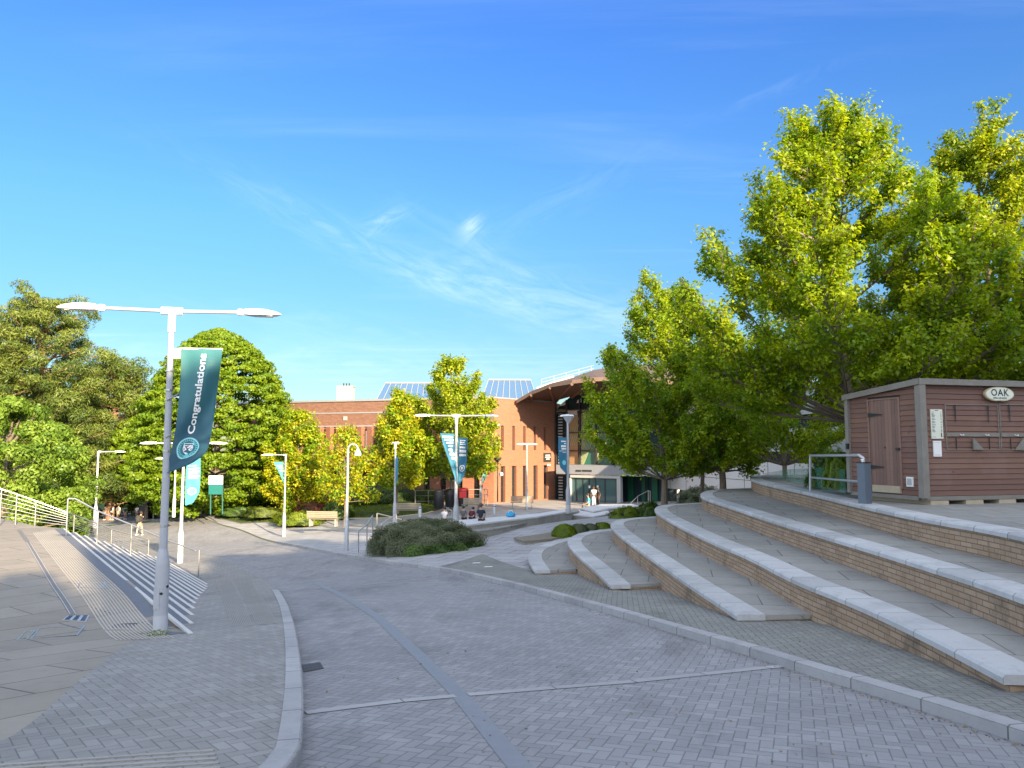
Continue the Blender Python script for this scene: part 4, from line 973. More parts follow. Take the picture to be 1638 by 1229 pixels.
MB().tube([a-Vector((0, 0, .02)), a1], .034, 10).build('post', m_galv, t, smooth=True); MB().tube([a1, at(1374, 728.5, 17.2), b0, b2], .034, 10).build('top_rail', m_galv, t, smooth=True)
MB().tube([at(1297, 764, 22.2), at(1372, 770.5, 17.2)], .026, 8).build('mid_rail', m_galv, t, smooth=True)
# glass screen round the terrace planting
t = thing('glass_balustrade', at(1250, 768, 22), 'low green tinted glass screen along the planting behind the top tier', 'balustrade')
m_gg = glassmat('green_glass', (.12, .35, .25), .05, alpha=.72)
gp = [onz(1218, 760, -1.16), onz(1262, 772, -1.16), onz(1312, 784, -1.16), onz(1352, 792, -1.16)]; mb = MB()
zt2 = at(1352, 742, gp[3].y).z
for a, b in zip(gp, gp[1:]):
    o_ = Vector((.25, .55, 0)); a2, b2 = a+o_, b+o_; za, zb = [(-1.16+(zt2+1.0)*max(.10, min(1, (q.x-gp[0].x)/(gp[3].x-gp[0].x)*1.25))) for q in (a, b)]
    d = (b2-a2).normalized(); n = Vector((-d.y, d.x, 0))*.008
    mb.hexa([a2-n, b2-n, b2+n, a2+n], [Vector((a2.x-n.x, a2.y-n.y, za)), Vector((b2.x-n.x, b2.y-n.y, zb)), Vector((b2.x+n.x, b2.y+n.y, zb)), Vector((a2.x+n.x, a2.y+n.y, za))])
mb.build('pane', m_gg, t)
# ================================================================== vegetation
def leafcloud(name, pts, nrm, size, mat, parent, seed=0, aspect=.62, tint=None, sj=.35, fold=.25, group=None):
    """one mesh of many small folded leaf faces: pts (N,3), nrm (N,3)"""
    rg = np.random.default_rng(seed); N = len(pts); nrm = nrm+rg.normal(0, .45, (N, 3)); nrm /= np.linalg.norm(nrm, axis=1)[:, None]+1e-9
    a = rg.normal(size=(N, 3)); u = a-nrm*(a*nrm).sum(1)[:, None]; u /= np.linalg.norm(u, axis=1)[:, None]+1e-9; v = np.cross(nrm, u)
    L = (size*(1+rg.uniform(-sj, sj, N)))[:, None]; Wd_ = L*aspect
    P = np.empty((N, 4, 3)); P[:, 0] = pts-u*L*.5; P[:, 1] = pts+v*Wd_*.5+nrm*L*fold*.5; P[:, 2] = pts+u*L*.5; P[:, 3] = pts-v*Wd_*.5+nrm*L*fold*.5
    me = bpy.data.meshes.new(name); me.vertices.add(N*4); me.loops.add(N*4); me.polygons.add(N)
    me.vertices.foreach_set('co', P.ravel()); me.loops.foreach_set('vertex_index', np.arange(N*4, dtype=np.int32))
    me.polygons.foreach_set('loop_start', np.arange(0, N*4, 4, dtype=np.int32)); me.polygons.foreach_set('loop_total', np.full(N, 4, np.int32))
    me.update(calc_edges=True); at_ = me.attributes.new('tint', 'FLOAT', 'FACE')
    tt = rg.uniform(0, 1, N) if tint is None else np.clip(tint+rg.normal(0, .22, N), 0, 1); at_.data.foreach_set('value', tt)
    return link(name, me, mat, parent)
m_bark = simple('bark', (.16, .13, .10), .9, var=.35, scale=6, bump=.6)
m_bark2 = simple('pine_bark', (.22, .13, .08), .9, var=.35, scale=4, bump=.6)
def bez(a, b, c, n): return [a.lerp(b, k/n).lerp(b.lerp(c, k/n), k/n) for k in range(n+1)]
def maple(base, Ht, h0, Rr, seed, label, mat, leaf=.11, dens=1.0, nl=26, trunk_r=.13, fork=None, prof=None, lean=(0, 0), group=None, name='maple_tree', cat='tree', zlow=None, spread=1.0, sidecut=None, prune=None):
    """ascending broadleaf tree. base: Vector, Ht: height, h0: height where the crown starts"""
    rd = random.Random(seed); base = Vector(base); t = thing(name, base, label, cat, group)
    prof = prof or (lambda f: math.sin(math.pi*min(1, (f*.9+.12)))**.75 if f < .45 else (1-((f-.45)/.55)**1.35)*.98)
    tr = MB(); top = base+Vector((lean[0], lean[1], Ht*.93)); tp = []
    for k in range(9):
        f = k/8; tp.append(base.lerp(top, f)+Vector((rd.uniform(-1, 1), rd.uniform(-1, 1), 0))*.05*Ht*.25*(f > 0))
    tr.tube([tp[0]-Vector((0, 0, .4))]+tp, [trunk_r*1.25]+[trunk_r*(1-.9*k/8) for k in range(9)], 9)
    def trunk_at(h): f = max(0, min(.999, h/(Ht*.93)))*8; i = int(f); return tp[i].lerp(tp[i+1], f-i)
    P, Nn, Ti = [], [], []
    def leaves(pl, r, n, tint):
        for _ in range(n):
            k = rd.random()*(len(pl)-1); i = int(k); p = pl[i].lerp(pl[i+1], k-i)
            o = Vector((rd.gauss(0, 1), rd.gauss(0, 1), rd.gauss(0, .8)))*r*.55
            P.append(p+o); q = o*.8+Vector((0, 0, r*.9)); Nn.append(q.normalized()); Ti.append(tint)
    for i in range(nl):
        f = ((i+.5)/nl)**.9; az = i*2.39996+rd.uniform(-.3, .3); ztip = h0+(Ht-h0)*(f+rd.uniform(-.07, .05)); ff = (ztip-h0)/(Ht-h0)
        rad = Rr*prof(max(0, min(.98, ff)))*rd.uniform(.78, 1.12); drop = rad*rd.uniform(.75, 1.25)*spread
        zs = max(h0*.8, min(ztip-.3, ztip-drop)); s = trunk_at(zs)
        dr = Vector((math.cos(az), math.sin(az), 0)); e = trunk_at(ztip)*1; e = Vector((e.x, e.y, base.z+ztip))+dr*rad
        mid = s.lerp(e, .5)+dr*rad*.16-Vector((0, 0, abs(e.z-s.z)*.10)); pl = bez(s, mid, e, 7)
        tip = e+Vector((dr.x*.12, dr.y*.12, 1))*rd.uniform(.35, 1.25)*Ht*.072; pl.append(tip)
        r0 = trunk_r*.27*(1-.55*ff); tr.tube(pl, [r0*(1-.86*k/8)+.004 for k in range(9)], 5, False)
        Llimb = sum((b-a).length for a, b in zip(pl, pl[1:])); ns = max(5, int(Llimb*3.6))
        leaves(pl[4:], leaf*1.5, int(34*dens), rd.random())
        for j in range(ns):
            k = (.22+.76*(j+rd.random()*.6)/ns)*8; ii = min(7, int(k)); p = pl[ii].lerp(pl[ii+1], k-ii)
            d = (pl[ii+1]-pl[ii]).normalized(); side = d.cross(Vector((0, 0, 1))); side = side.normalized() if side.length > .05 else dr.orthogonal()
            dd = (d*.55+side*rd.choice((-1, 1))*rd.uniform(.4, 1)+Vector((0, 0, rd.uniform(-.15, .75)))+dr*.25).normalized()
            L = rd.uniform(.45, 1)*Rr*.36*(1.15-.6*k/8)+.15; q = p+dd*L; m_ = p.lerp(q, .5)-Vector((0, 0, L*.06)); sp = bez(p, m_, q+Vector((0, 0, L*.12)), 4)
            tr.tube(sp, [.02*trunk_r/.13*(1-.7*x/4)+.002 for x in range(5)], 3, False)
            tint = rd.random(); leaves(sp[1:], leaf*1.7, int(L*38*dens), tint)
            for _ in range(3):
                kk = rd.uniform(1, 4); a0 = sp[int(min(3, kk))]; ddd = (dd+Vector((rd.gauss(0, .7), rd.gauss(0, .7), rd.gauss(.25, .5)))).normalized(); b0 = a0+ddd*L*.45
                leaves([a0, b0], leaf*1.35, int(L*17*dens), tint)
    lead = [trunk_at(Ht*.80), trunk_at(Ht*.92), tp[-1]+Vector((0, 0, Ht*.09))]; tr.tube(lead, [.03, .02, .006], 5, False); leaves(lead, leaf*1.5, int(150*dens), .6)
    tr.build('trunk', m_bark, t)
    P = np.array([tuple(p) for p in P]); Nn = np.array([tuple(p) for p in Nn]); Ti = np.array(Ti)
    if prune: k = ~prune(P); P, Nn, Ti = P[k], Nn[k], Ti[k]
    if zlow is not None: k = P[:, 2] > zlow; P, Nn, Ti = P[k], Nn[k], Ti[k]
    leafcloud('crown', P, Nn, leaf, mat, t, seed, tint=Ti); print(name, label[:30], len(P))
    return t
def clumps(rg, centers, radii, n, flat=.75, up=.5, shell=.45):
    """leaf positions in clumps: denser near each clump's upper shell"""
    idx = rg.choice(len(centers), n, p=radii**2/np.sum(radii**2)); d = rg.normal(size=(n, 3)); d[:, 2] += up*rg.random(n); d /= np.linalg.norm(d, axis=1)[:, None]
    r = radii[idx]*(shell+(1-shell)*rg.random(n)**.6); p = centers[idx]+d*r[:, None]*np.array([1, 1, flat]); return p, d, idx
def mass(name, base, label, cat, env, H_, nclump, cr, n, leaf, mat, seed, group=None, trunk=True, flat=.7, mtr=None, trunk_r=.35, aspect=.62, inner=.25, up=.5, shell=.45, limb=True, f0=0):
    """dense tree/shrub: env(f)-> radius at height fraction f; clumps seated on the envelope"""
    rg = np.random.default_rng(seed); base = Vector(base); t = thing(name, base, label, cat, group); C_, R_ = [], []
    for k in range(nclump):
        f = f0+(1-f0)*rg.random()**.85; az = rg.random()*math.tau; er = env(f); ins = 1-inner*rg.random()**2
        q = rg.uniform(.65, 1.25)*cr*(1-.35*f); rr = max(0, er*ins*rg.uniform(.86, 1.05)-q*.5); C_.append((base.x+rr*math.cos(az), base.y+rr*math.sin(az), base.z+f*H_)); R_.append(q)
    C_, R_ = np.array(C_), np.array(R_); p, d, idx = clumps(rg, C_, R_, n, flat, up, shell); tint = rg.random(nclump)[idx]
    keep = p[:, 2] > base.z-.05; leafcloud('crown' if trunk else 'foliage', p[keep], d[keep], leaf, mat, t, seed, aspect, tint[keep])
    if trunk:
        mb = MB(); top = base+Vector((0, 0, H_*.8)); mb.tube([base-Vector((0, 0, .5)), base+Vector((.1, 0, H_*.3)), top], [trunk_r, trunk_r*.7, .04], 8)
        if limb:
            for k in range(0, nclump, max(1, nclump//34)):
                c = Vector(C_[k]); s = base+Vector((0, 0, max(.6, (c.z-base.z)*.75))); mb.tube([s, s.lerp(c, .5)+Vector((0, 0, -.1)), c], [trunk_r*.28, trunk_r*.16, .02], 4, False)
        mb.build('trunk', mtr or m_bark, t)
    return t
m_maple = leafmat('maple_leaf', (.15, .28, .010), (.37, .46, .010), .58)
m_mapley = leafmat('golden_leaf', (.15, .31, .010), (.52, .48, .012), .5)
m_mapleg = leafmat('yellow_green_leaf', (.17, .28, .010), (.38, .44, .012), .5)
m_beech = leafmat('beech_leaf', (.10, .19, .006), (.20, .29, .010), .4)
m_pine = leafmat('pine_needle', (.06, .10, .018), (.165, .205, .035), .2)
m_shrub = leafmat('shrub_leaf', (.10, .19, .02), (.22, .33, .04), .4)
m_heb = leafmat('dark_bush_leaf', (.07, .095, .05), (.165, .185, .11), .2)
m_hebg = leafmat('green_bush_leaf', (.05, .11, .02), (.11, .19, .04), .3)
m_red = leafmat('red_leaf', (.10, .03, .025), (.18, .06, .03), .3)
m_grass = leafmat('grass_blade', (.06, .11, .012), (.16, .20, .03), .4)
m_lime = leafmat('lime_leaf', (.10, .18, .01), (.22, .28, .02), .4)
m_core = simple('shrub_core', (.02, .028, .010), .95, var=.3)

# big maples on the right
maple(at(1372, 790, 21.6), 10.6, 2.5, 4.6, 11, 'tallest maple, its broad crown rising behind the brown kiosk', m_maple, leaf=.115, dens=1.9, nl=60, spread=.8, trunk_r=.19, group='young maples', lean=(-.5, 0), prune=lambda P: (P[:, 2] < 1.65) & (P[:, 1] < 19.6) & (P[:, 0] > 6.6), prof=lambda f: .82+.18*f/.3 if f < .3 else (1-((f-.3)/.7))**1.15+.03)
maple(at(1600, 790, 23), 10.9, 3.2, 3.7, 12, 'tall narrow maple at the right edge, partly hidden by its taller neighbour', m_mapleg, leaf=.112, dens=2.8, nl=46, trunk_r=.18, group='young maples', prof=lambda f: .9 if f < .3 else (1-((f-.3)/.7)**.9)+.05)
maple(at(1063, 812, 34), 9.7, 1.5, 3.25, 13, 'maple with a slim pale trunk standing left of the stepped seating', m_maple, leaf=.13, dens=2.0, nl=40, trunk_r=.15, group='young maples', prof=lambda f: .62+.5*math.sin(min(1, f*2.5)*math.pi/2) if f < .3 else 1.1*(1-((f-.3)/.7))**.85+.02)
maple(at(1157, 800, 33), 6.5, 1.5, 2.8, 14, 'maple whose forked trunk rises directly behind the fifth tier', m_maple, leaf=.13, dens=1.9, nl=30, trunk_r=.16, group='young maples')
maple(at(1122, 808, 38), 7.0, 2.2, 2.3, 15, 'slimmer shaded maple between the two pale trunked maples', m_maple, leaf=.14, dens=1.5, nl=24, trunk_r=.12, group='young maples')
maple(at(1257, 790, 31), 6.2, 1.4, 3.1, 16, 'small low maple growing from the planting left of the kiosk', m_maple, leaf=.13, dens=1.4, nl=24, trunk_r=.11, group='young maples')
# golden and green trees in front of the library
maple(at(722, 812, 54), 10.0, 2.4, 3.0, 21, 'bright green tree in front of the brick corner, behind the two banner flags', m_mapleg, leaf=.19, dens=1.30, nl=40, trunk_r=.16, group='small trees before the library', prof=lambda f: .85+.2*math.sin(min(1, f*2)*1.57) if f < .4 else 1.05*(1-((f-.4)/.6)**1.6)+.03)
maple(at(636, 812, 52), 7.6, 1.6, 1.81, 22, 'yellow green young tree left of the bright green one', m_mapley, leaf=.18, dens=1.24, nl=40, trunk_r=.09, group='small trees before the library', prof=lambda f: .95 if f < .4 else (1-((f-.4)/.6)**1.1)+.04)
maple(at(551, 836, 49), 5.8, 1.6, 1.81, 23, 'golden leaved young tree just behind the curved lantern post', m_mapley, leaf=.18, dens=0.65, nl=27, trunk_r=.08, group='small trees before the library', prof=lambda f: 1.0 if f < .45 else (1-((f-.45)/.55)**1.0)+.04)
maple(at(474, 826, 56), 7.5, .6, 2.25, 24, 'golden tree leaning against the large round green tree', m_mapley, leaf=.2, dens=1.24, nl=40, trunk_r=.10, group='small trees before the library', prof=lambda f: .95 if f < .5 else (1-((f-.5)/.5)**1.2)+.04)
# large trees on the left
bb = at(342, 820, 60)
mass('beech_tree', (bb.x, bb.y, -4.9), 'large dense dome of bright green foliage in the left middle, taller than the library', 'tree', lambda f: 4.2 if f < .08 else 6.0 if f < .35 else 5.9*max(0, 1-((f-.35)/.65)**2.1)**.62, 14.2, 1700, .72, 170000, .21, m_beech, 31, flat=.42, shell=.3, inner=.10)
bb = at(232, 826, 97)
mass('beech_tree', (bb.x, bb.y, -8.7), 'lower green spreading tree whose branches hang over the dark shelter', 'tree', lambda f: 5.4*(1-((f-.4)/.6)**2)**.5 if f > .4 else 5.2, 13, 320, 1.2, 40000, .34, m_beech, 32, f0=.36, flat=.5, shell=.3, inner=.15)
def pine(px, py, Y, H_, Rr, seed, label, n=36000):
    b = at(px, py, Y); rg = np.random.default_rng(seed); base = Vector((b.x, b.y, b.z)); t = thing('pine_tree', base, label, 'tree', 'dark pines on the left'); mb = MB()
    mb.tube([base-Vector((0, 0, 1)), base+Vector((.3, 0, H_*.4)), base+Vector((-.2, 0, H_*.93))], [.55, .4, .08], 8); C_, R_ = [], []
    for k in range(84):
        f = .16+.80*((k+.5)/84); az = k*2.4+rg.uniform(-.4, .4); er = Rr*(1-max(0, (f-.45)/.55)**2.2)**.6*rg.uniform(.6, 1.08); s = base+Vector((0, 0, H_*(f-.09)))
        e = base+Vector((math.cos(az)*er, math.sin(az)*er, H_*f+rg.uniform(-.4, .8))); pl = bez(s, s.lerp(e, .5)-Vector((0, 0, .3)), e, 4); mb.tube(pl, [.16, .13, .10, .06, .03], 4, False)
        for j in range(5):
            ff = .45+.6*j/5; c = s.lerp(e, ff)+Vector((rg.normal()*.5, rg.normal()*.5, rg.normal()*.35+.2)); C_.append(tuple(c)); R_.append(rg.uniform(.9, 1.8)*(1-.25*f))
    mb.build('trunk', m_bark2, t); C_, R_ = np.array(C_), np.array(R_); p, d, idx = clumps(rg, C_, R_, int(n*1.5), .62, .6, .35)
    leafcloud('crown', p, d, .44, m_pine, t, seed, .22, rg.random(len(C_))[idx]); return t
pine(55, 832, 88, 27.0, 8.2, 41, 'tallest dark pine near the left edge with a lumpy rounded top', 60000)
pine(-60, 832, 84, 25.5, 7.5, 42, 'dark pine cut off by the left edge of the photo', 34000)
pine(175, 830, 98, 21.0, 7.0, 43, 'lower dark pine sloping down towards the green dome tree', 46000)
pine(115, 832, 104, 20.0, 8.0, 44, 'shaded pine behind the lamp with the single arm', 36000)
pine(235, 826, 108, 17.0, 4.5, 45, 'small far pine between the tall pines and the green dome tree', 22000)
# leafy mass at the left edge
bb = at(40, 850, 40)
mass('shrub_tree', (bb.x-1.2, bb.y, -5.8), 'pale green bushy tree behind the wire balustrade at the left edge', 'tree', lambda f: 4.3*(1-((f-.35)/.65)**2)**.5 if f > .35 else 4.2, 8.2, 260, .8, 60000, .17, m_shrub, 51, flat=.7, inner=.2)
bb = at(92, 850, 54)
mass('shrub_tree', (bb.x, bb.y, -6.0), 'shorter pale green bush between the balustrade and the single arm lamp', 'shrub', lambda f: 2.2*(1-f**2.2)**.5, 5.0, 110, .5, 16000, .16, m_shrub, 52, flat=.7)
# dark understorey masses behind the people and behind the beech
for i, (px, Y, r_, h_, lb) in enumerate(((190, 114, 9, 8, 'dark shaded thicket behind the group of walkers'), (10, 92, 5, 6, 'dark undergrowth below the tallest pine'), (330, 90, 5, 6, 'dark undergrowth behind the green dome tree'))):
    bb = at(px, 826, Y); mass('thicket', (bb.x, bb.y, T(bb.x, bb.y)-.3), lb, 'shrub', lambda f: r_*(1-f**2)**.5, h_, 110, 1.2, 14000, .34, m_pine, 60+i, trunk=False, flat=.7)
# distant woodland seen in gaps
rg = np.random.default_rng(77); C_, R_ = [], []
for k in range(420): x = rg.uniform(-190, 190); y = 150+rg.uniform(-8, 30); r_ = rg.uniform(2.5, 5); C_.append((x, y, -9+rg.uniform(0, 9)*(1 if x < -20 else .75))); R_.append(r_)
C_, R_ = np.array(C_), np.array(R_); p, d, idx = clumps(rg, C_, R_, 60000, .8, .5, .4); o = leafcloud('woodland', p, d, .9, m_beech, None, 7, .6, rg.random(len(C_))[idx]); tag(o, 'far green woodland behind the buildings', 'woodland', kind='stuff')

# bushes
def dome(name, c, rx, ry, h, n, leaf, mat, seed, label, group=None, mat2=None, cat='shrub', bump=.18, aspect=.5):
    rg = np.random.default_rng(seed); t = thing(name, c, label, cat, group); c = Vector(c)
    mb = MB(); prof = [(.93, 0), (.95, .3), (.85, .62), (.6, .85), (.25, .95), (.02, .97)]; mb.lathe((0, 0, 0), [(a*.88, b*.88) for a, b in prof], 20)
    mb.v = [(c.x+x*rx, c.y+y*ry, c.z+z*h) for x, y, z in mb.v]; mb.build('core', m_core, t, smooth=True)
    d = rg.normal(size=(n, 3)); d[:, 2] = np.abs(d[:, 2]); d /= np.linalg.norm(d, axis=1)[:, None]
    ph = rg.uniform(0, 6.28, 6); bmp = sum(np.sin(d[:, 0]*(5+i*2.3)+ph[i])*np.sin(d[:, 1]*(6+i*1.7)+ph[-i-1])*np.cos(d[:, 2]*(4+i)+i) for i in range(4))*bump/2
    k = (.88+.14*rg.random(n)**1.5)*(1+bmp); pw = np.abs(d[:, 2])**.8
    p = np.c_[c.x+d[:, 0]*rx*k, c.y+d[:, 1]*ry*k, c.z+pw*h*k]
    tint = np.clip(.5+bmp*3, 0, 1)
    if mat2 is not None:
        sel = (p[:, 2] < c.z+h*.40) & (d[:, 1] < -.1) & (d[:, 0] > -.25) & (rg.random(n) < .85)
        leafcloud('foliage', p[~sel], d[~sel], leaf, mat, t, seed, aspect, tint[~sel]); leafcloud('low_foliage', p[sel], d[sel]+np.array([0, 0, .4]), leaf*1.25, mat2, t, seed+1, .6, tint[sel])
    else: leafcloud('foliage', p, d, leaf, mat, t, seed, aspect, tint)
    return t
bc = ong(680, 880); dome('rounded_bush', (bc.x, bc.y+.2, bc.z-.12), 2.3, 1.8, 1.28, 60000, .06, m_heb, 71, 'wide rounded dark green bush at the road kerb in the middle', mat2=m_hebg)
for i, (px, py, r_, mt, lb) in enumerate(((903, 858, .50, m_lime, 'bright green ball bush, leftmost in the low planter'), (926, 853, .40, m_heb, 'grey green ball bush second from the left in the low planter'), (945, 851, .36, m_heb, 'grey green ball bush third from the left in the low planter'), (964, 850, .40, m_lime, 'bright green ball bush, rightmost in the low planter'))):
    c = onz(px, py, -3.62); dome('ball_bush', (c.x, c.y, c.z-.03), r_*1.1, r_, r_*1.05, 5200, .06, mt, 80+i, lb, 'ball bushes in the low planter', bump=.08)
for i, (px, py, Y, rx, h, mt, lb) in enumerate(((1005, 829, 38, .95, .6, m_lime, 'low bright green bush left of the maple trunk'), (1040, 822, 37, .6, .6, m_hebg, 'low green bush at the foot of the slim maple'), (1125, 806, 43, 1.6, 1.0, m_heb, 'clipped dark hedge under the green windows'),
        (1322, 775, 23.5, .6, .8, m_hebg, 'leafy green planting behind the glass screen'), (1342, 775, 21, .4, .95, m_shrub, 'tall loose planting against the side of the kiosk'), (498, 826, 53, 1.3, 1.0, m_red, 'dark red leaved shrub on the bank'), (478, 836, 51, 1.6, .75, m_lime, 'bright lime shrub in front of the red one'), (540, 826, 53, 1.2, 1.1, m_hebg, 'dark green shrub right of the red one'),
        (420, 824, 54, 1.4, .6, m_grass, 'clump of pale grasses on the bank'), (385, 822, 56, 1.5, .55, m_hebg, 'low green clump left of the pale grasses'), (352, 818, 60, 1.6, .5, m_lime, 'low bright clump near the sign board'), (640, 800, 59, 3.5, 1.1, m_hebg, 'dark hedge between the lawn and the library'), (585, 800, 60, 3.0, 1.6, m_heb, 'dark hedge at the foot of the library wall'), (452, 834, 52, .7, .6, m_grass, 'small grassy tuft beside the lamp with the pennant'))):
    b = at(px, py, Y); dome('shrub', (b.x, b.y, b.z-.1), rx, rx*.7, h, int(4500+rx*2500), .09 if Y > 30 else .07, mt, 100+i, lb, 'shrubs around the plaza', bump=.3)
def tuft_field(name, poly, n, h, mat, seed, fn, label, lo=0):
    rg = np.random.default_rng(seed); P = np.array(poly); x0, y0 = P.min(0); x1, y1 = P.max(0); x = rg.uniform(x0, x1, n*3); y = rg.uniform(y0, y1, n*3); k = pip(poly, x, y); x, y = x[k][:n], y[k][:n]; z = fn(x, y)+lo
    N = len(x); a = rg.uniform(0, 6.28, N); w_ = .018*(1+h); hh = h*rg.uniform(.4, 1.1, N)*(.6+.4*np.sin(x*1.3)*np.cos(y*1.1)); lx, ly = rg.normal(0, .35, N)*hh, rg.normal(0, .35, N)*hh
    V = np.empty((N, 3, 3)); V[:, 0] = np.c_[x-np.cos(a)*w_, y-np.sin(a)*w_, z]; V[:, 1] = np.c_[x+np.cos(a)*w_, y+np.sin(a)*w_, z]; V[:, 2] = np.c_[x+lx, y+ly, z+hh]
    me = bpy.data.meshes.new(name); me.vertices.add(N*3); me.loops.add(N*3); me.polygons.add(N); me.vertices.foreach_set('co', V.ravel()); me.loops.foreach_set('vertex_index', np.arange(N*3, dtype=np.int32))
    me.polygons.foreach_set('loop_start', np.arange(0, N*3, 3, dtype=np.int32)); me.polygons.foreach_set('loop_total', np.full(N, 3, np.int32)); me.update(calc_edges=True)
    a_ = me.attributes.new('tint', 'FLOAT', 'FACE'); a_.data.foreach_set('value', rg.random(N)); return tag(link(name, me, mat), label, 'grass', kind='stuff')
tuft_field('long_grass', poly_bedL[:4]+[(-24, 41), (-24, 30), (-17, 28.5)], 26000, .42, m_grass, 5, T, 'long bright grass between the stairs and the wire balustrade')
tuft_field('bank_grass', poly_grassC, 30000, .22, m_grass, 6, T, 'rough grass on the bank in front of the library', .05)
# weeds at wall feet
rw = random.Random(4); Pq, Nq = [], []
for px, py, nn in ((1556, 1066, 90), (1560, 1069, 60), (1540, 1060, 30), (1090, 912, 40), (1480, 938, 25), (1120, 966, 30), (256, 1016, 60), (245, 1018, 30), (1010, 940, 20), (1300, 993, 30), (1400, 1020, 25), (1460, 1040, 25)):
    g = ong(px, py)
    for _ in range(nn): Pq.append((g.x+rw.gauss(0, .07), g.y+rw.gauss(0, .04), g.z+rw.random()*.07)); Nq.append((rw.gauss(0, .5), rw.gauss(0, .5), 1))
tag(leafcloud('weeds', np.array(Pq), np.array(Nq), .035, m_lime, None, 3), 'small weeds along the foot of the seating walls', 'weeds', kind='stuff')
# lawn mound
lm = P2([(556, 826), (620, 828), (676, 822), (704, 815), (690, 808), (620, 803), (560, 806)]); 
mb = MB(); cx_, cy_ = np.mean([p[0] for p in lm]), np.mean([p[1] for p in lm]); rings = []
for k in range(6):
    f = 1-k/5; rings.append([(cx_+(x-cx_)*f, cy_+(y-cy_)*f, T(x, y)+.55*(1-f**1.6)+.04) for x, y in lm])
for a, b in zip(rings, rings[1:]):
    for i in range(len(lm)): j = (i+1) % len(lm); mb.face([a[i], a[j], b[j], b[i]])
tag(mb.build('lawn', m_grassg, smooth=True), kind='structure')
tuft_field('lawn_grass', lm, 9000, .1, m_lime, 8, lambda x, y: T(x, y)+.35, 'short lawn on the mound before the library')

def WT(w_, t_): return Vector((.87*w_-.5*t_, .5*w_+.87*t_))
t = thing('shade_block', (24, -22, -2), 'added brick block, unseen behind the viewpoint, stepped to shade the near square', 'building')  # added unseen shade caster, its roof heights stepped to shape the foreground shadow
for (w0, w1, tt, zr) in ((-14, .6, -30, 12.1), (.6, 6.5, -30, 15.4), (6.5, 20, -30, 16.8), (20, 52, -30, 19.0)):
    a, b = WT(w0, tt), WT(w1, tt); c, d_ = WT(w1, tt-12), WT(w0, tt-12)
    q = [d_, c, b, a]; A = sum(q[i].x*q[(i+1) % 4].y-q[(i+1) % 4].x*q[i].y for i in range(4)); q = q if A > 0 else q[::-1]
    MB().hexa([(v.x, v.y, -6) for v in q], [(v.x, v.y, zr) for v in q]).build('wall', m_brick, t)
    for fl in range(5):
        z = 0.5+fl*2.6
        if z > zr-2: break
        mb = MB()
        for k in range(int((w1-w0)/2.5)): p = WT(w0+1.2+k*2.5, tt+.03); mb.box((p.x, p.y, z), (1.2, .08, 1.5), R(30))
        mb.build('window_row', m_darkw, t)
for i, (w_, t_, H_, r_, n_, wd_) in enumerate(((6.8, -24, 16.2, 2.6, 16000, 'tall'), (3.0, -24, 14.4, 2.6, 20000, 'dense'), (-.6, -24, 12.2, 1.6, 8000, 'short'), (-3.4, -24, 11.9, 1.3, 5000, 'lower'), (11, -22, 16.8, 2.6, 9000, 'slim'), (19, -20, 17.2, 3.0, 9000, 'broad'), (27, -21, 19.2, 3.2, 9000, 'tallest'), (-13, -24, 10.4, 3.4, 9000, 'outermost'))):
    p = WT(w_, t_); zb = float(T(p.x, p.y)); mass('plane_tree', (p.x, p.y, zb), wd_+' tree behind the viewpoint throwing dappled shade', 'tree', lambda f: r_*(1-((f-.5)/.5)**2)**.5 if f > .5 else r_*(.75 if f > .25 else .2), H_-zb-1.0, 60, 1.3, n_, .34, m_beech, 200+i, group='trees behind the viewpoint', trunk_r=.25)

# wind-blown bits lying on the paving
rw = random.Random(9); Pq, Nq = [], []
def litter(px, py, n, sx, sy, road=False):
    g = ong(px, py)
    for _ in range(n):
        x, y = g.x+rw.gauss(0, sx), g.y+rw.gauss(0, sy); Pq.append((x, y, T(x, y)+(-.094 if road else .006))); Nq.append((rw.gauss(0, .15), rw.gauss(0, .15), 1))
for k in range(60): litter(rw.uniform(500, 1500), rw.uniform(930, 1229), 3, .5, .5, True)
for a, b in zip(pKR[10:60], pKR[11:61]):
    for _ in range(7): f = rw.random(); x, y = a[0]+(b[0]-a[0])*f-abs(rw.gauss(0, .07)), a[1]+(b[1]-a[1])*f-abs(rw.gauss(0, .05)); Pq.append((x-.02, y-.03, T(x, y)-.093)); Nq.append((0, 0, 1))
for k in range(30): litter(rw.uniform(1080, 1500), rw.uniform(960, 1060), 3, .5, .4)
Pq = [p for p in Pq if 1]; tag(leafcloud('leaf_litter', np.array(Pq), np.array(Nq), .028, simple('dry_leaf', (.20, .15, .09), .9, var=.4), None, 5, fold=.1), 'small dry leaves and bits scattered on the block paving', 'leaf litter', kind='stuff')
# ================================================================== street lamps and banners
m_ban = simple('banner_teal', (.03, .16, .21), .7, var=.10, scale=2)
m_bann = newmat('banner_cloth')[0]; t_ = NT(m_bann.node_tree); p_ = t_.n['Principled BSDF']; uv_ = t_.add('ShaderNodeTexCoord').outputs['UV']
ux, uy, _ = t_.sep(uv_)
sw = t_.noise(t_.map(uv_, rot=(0, 0, R(35)), scale=(1.6, 5.5, 1)), .8, 2, .5, dist=.8)  # diagonal pale streaks, fold highlights painted into the cloth colour
c_ = t_.mix(t_.smooth(uy, .15, .8), (.04, .17, .19), (.015, .075, .12)); c_ = t_.mix(t_.m('MULTIPLY', t_.smooth(sw, .52, .75), .55), c_, (.13, .36, .36))
t_.put(p_.inputs['Base Color'], c_); p_.inputs['Roughness'].default_value = .6
m_banl = simple('banner_pale_teal', (.06, .27, .32), .7, var=.15, scale=2)
